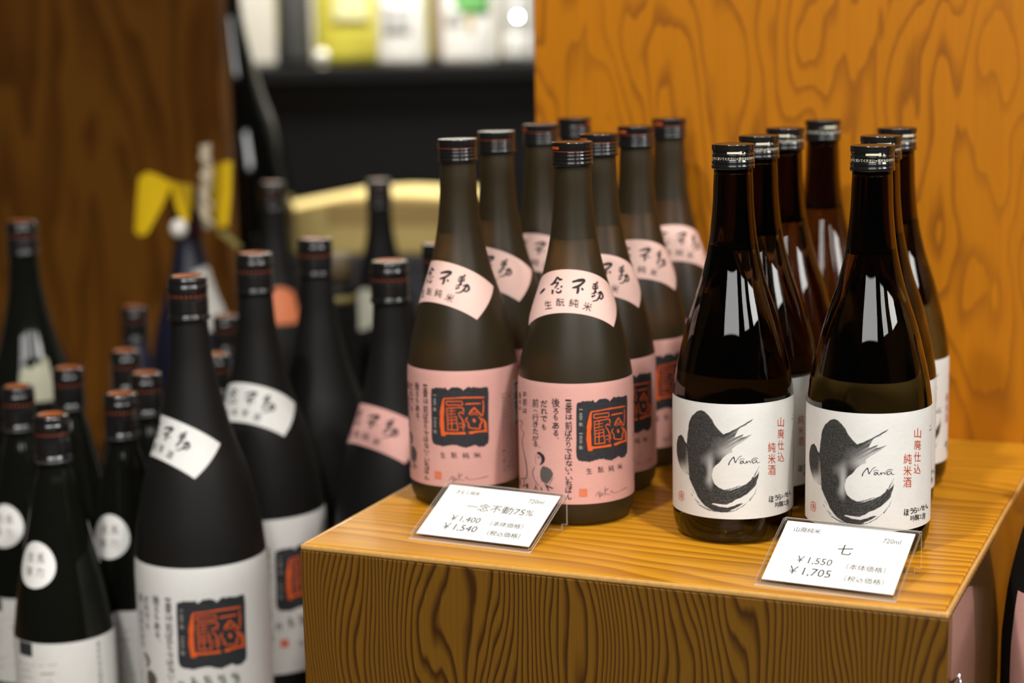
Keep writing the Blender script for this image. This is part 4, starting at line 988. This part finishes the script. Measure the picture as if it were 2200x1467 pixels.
# ================================================================== FAR SHELF WITH PACKETS
ZS = 3.45
sl = atZ(560, 146, ZS); srp = atZ(1190, 146, ZS); zsh = sl.z
sh = empty('back_shelf', (0, 0, 0)); tag(sh, 'black back shelf carrying yellow and white packets', 'shelf')
MBL = simple('black_shelf_laminate', (0.0055, 0.0055, 0.005), 0.7, 0.2)
part_box('shelf_board', sh, (sl.x - 0.35, srp.x + 0.35, sl.y - 0.02, sl.y + 0.40, zsh - 0.03, zsh), MBL, 0.003)
part_box('shelf_front', sh, (sl.x - 0.35, srp.x + 0.35, sl.y + 0.0, sl.y + 0.02, -0.40, zsh - 0.0302), MBL, 0.001)
for x in (sl.x - 0.33, srp.x + 0.31): part_box('post', sh, (x, x + 0.03, sl.y + 0.36, sl.y + 0.39, -0.40, zsh - 0.0302), MBL, 0.001)
def pouch(name, x0, x1, ytop, dz, mat, label, cat='packet', Z=ZS + 0.12, bulge=0.035, extra=None, group='packets on the back shelf'):
    """standing pouch, sealed flat at the top and bulging below"""
    a = atZ(x0, 130, Z); b2 = atZ(x1, 130, Z); zt_ = atZ(x0, ytop, Z).z; W_ = b2.x - a.x; Hh = zt_ - zsh
    t = empty(name, ((a.x + b2.x) / 2, a.y, zsh)); tag(t, label, cat, group)
    nx, nz = 12, 14; V = []; F = []
    for sgn in (-1, 1):
        for j in range(nz + 1):
            for i in range(nx + 1):
                u = -0.5 + i / nx; v = j / nz
                d = bulge * (max(0, 1 - (2 * u) ** 2) ** 0.5) * (1 - v ** 2.2) + 0.0015
                V.append((u * W_ * (1 - 0.04 * math.sin(v * math.pi)), sgn * d, v * Hh))
    m_ = (nx + 1) * (nz + 1)
    for s in (0, 1):
        for j in range(nz):
            for i in range(nx):
                f = (s * m_ + j * (nx + 1) + i, s * m_ + j * (nx + 1) + i + 1, s * m_ + (j + 1) * (nx + 1) + i + 1, s * m_ + (j + 1) * (nx + 1) + i); F.append(f if s == 0 else f[::-1])
    def idx(s, j, i): return s * m_ + j * (nx + 1) + i
    for j in range(nz):
        F.append((idx(0, j, 0), idx(0, j + 1, 0), idx(1, j + 1, 0), idx(1, j, 0))); F.append((idx(0, j, nx), idx(1, j, nx), idx(1, j + 1, nx), idx(0, j + 1, nx)))
    for i in range(nx):
        F.append((idx(0, 0, i), idx(1, 0, i), idx(1, 0, i + 1), idx(0, 0, i + 1))); F.append((idx(0, nz, i), idx(0, nz, i + 1), idx(1, nz, i + 1), idx(1, nz, i)))
    mesh_obj('pouch_body', V, F, mat, t)
    bm = box_bm(-W_ / 2, W_ / 2, -0.0022, 0.0022, Hh * 0.93, Hh, 0.0005); bm_obj('seal_strip', bm, mat, t)
    if extra:
        for nm, u0, u1, v0, v1, mm in extra:
            bm = bmesh.new(); n = 6; G_ = []
            for r_ in range(n + 1):
                v = v0 + (v1 - v0) * r_ / n; row = []
                for i in range(n + 1):
                    u = u0 + (u1 - u0) * i / n
                    d = bulge * (max(0, 1 - (2 * u) ** 2) ** 0.5) * (1 - v ** 2.2) + 0.0035; row.append(bm.verts.new((u * W_ * (1 - 0.04 * math.sin(v * math.pi)), -d, v * Hh)))
                G_.append(row)
            for r_ in range(n):
                for i in range(n): bm.faces.new((G_[r_][i], G_[r_][i + 1], G_[r_ + 1][i + 1], G_[r_ + 1][i]))
            o = bm_obj(nm, bm, mm, t, True); md = o.modifiers.new('thick', 'SOLIDIFY'); md.thickness = 0.001
    return t
YL = simple('yellow_film', (0.52, 0.46, 0.052), 0.4); WH = simple('white_film', (0.74, 0.72, 0.66), 0.45); GY = simple('grey_film', (0.42, 0.41, 0.38), 0.4); OR = simple('orange_print', (0.70, 0.28, 0.04), 0.5)
BK = simple('charcoal_film', (0.030, 0.030, 0.026), 0.5); PK = simple('pink_grey_film', (0.40, 0.30, 0.26), 0.5); PY = simple('pale_yellow_print', (0.66, 0.62, 0.30), 0.5)
pouch('packet', 594, 672, -140, 0, BK, 'charcoal packet at the left end of the back shelf', extra=[('side_edge', -0.5, -0.44, 0.1, 0.9, YL)])
pouch('packet', 676, 884, -150, 0, YL, 'wide bright yellow packet with orange spot on the back shelf', Z=ZS + 0.10, extra=[('orange_spot', 0.22, 0.40, 0.12, 0.26, OR), ('pale_print', -0.30, 0.10, 0.30, 0.60, PY)])
pouch('packet', 812, 918, -60, 0, WH, 'white packet with grey window standing before the yellow packet', Z=ZS + 0.02, extra=[('grey_window', -0.36, 0.20, 0.34, 0.66, GY), ('yellow_print', -0.2, 0.2, 0.70, 0.9, PY)])
pouch('packet', 880, 930, -150, 0, YL, 'narrow yellow packet right of the white packet, mostly hidden', Z=ZS + 0.16)
pouch('packet', 928, 985, -120, 0, PK, 'pinkish grey packet behind the white packet with green print', Z=ZS + 0.20)
GN = simple('green_print', (0.10, 0.30, 0.07), 0.5); OC = simple('ochre_print', (0.50, 0.36, 0.12), 0.5)
pouch('packet', 950, 1062, -70, 0, WH, 'white packet with green leaf print and ochre stem on the back shelf', Z=ZS + 0.02, extra=[('green_print', -0.24, 0.44, 0.50, 0.86, GN), ('stem_print', 0.0, 0.12, 0.34, 0.49, OC), ('grey_window', -0.44, -0.10, 0.40, 0.56, GY)])
pouch('packet', 1072, 1150, -90, 0, GY, 'silver grey packet at the right end of the back shelf beside the orange partition', Z=ZS + 0.06, extra=[('white_foot', -0.45, 0.45, 0.03, 0.26, WH)])
# small lit lamp bulb glinting on the right and a pale knob on the shelf edge
lp = empty('clip_lamp', atZ(1112, 36, ZS - 0.03)); tag(lp, 'small round lit lamp among the packets at the right end of the back shelf', 'lamp')
m, nt, b = new_mat('lit_bulb'); b.inputs['Emission Color'].default_value = (1, 0.97, 0.92, 1); b.inputs['Emission Strength'].default_value = 60
bm = bmesh.new(); bmesh.ops.create_uvsphere(bm, u_segments=20, v_segments=12, radius=0.0045); bm_obj('bulb', bm, m, lp, True)
V, F = lathe([(-0.012, 0.0), (-0.012, 0.0035), (-0.0040, 0.0035), (-0.0035, 0.002), (-0.0035, 0.0)], 20); mesh_obj('socket', V, F, MBL, lp)
bm = bmesh.new(); d_ = Vector((lp.location.x, lp.location.y, lp.location.z)); tube_bm(bm, [Vector((0, 0, -0.011)), Vector((0, 0.004, -0.03)), Vector((0, 0.01, zsh - d_.z + 0.0005))], 0.0015, 8); bm_obj('stem', bm, MBL, lp, True)
kb = empty('shelf_tag', atZ(692, 124, ZS - 0.01)); kb.location.z = zsh; tag(kb, 'small round pale shelf marker before the yellow packet', 'marker')
bm = bmesh.new(); bmesh.ops.create_uvsphere(bm, u_segments=20, v_segments=12, radius=0.013); o = bm_obj('marker_head', bm, simple('pale_marker', (0.85, 0.83, 0.70), 0.4), kb, True); o.location = (0, 0, 0.020)
V, F = lathe([(0, 0), (0, 0.010), (0.002, 0.010), (0.004, 0.004), (0.010, 0.004), (0.010, 0)], 20); mesh_obj('marker_foot', V, F, simple('pale_marker_foot', (0.5, 0.5, 0.42), 0.4), kb)
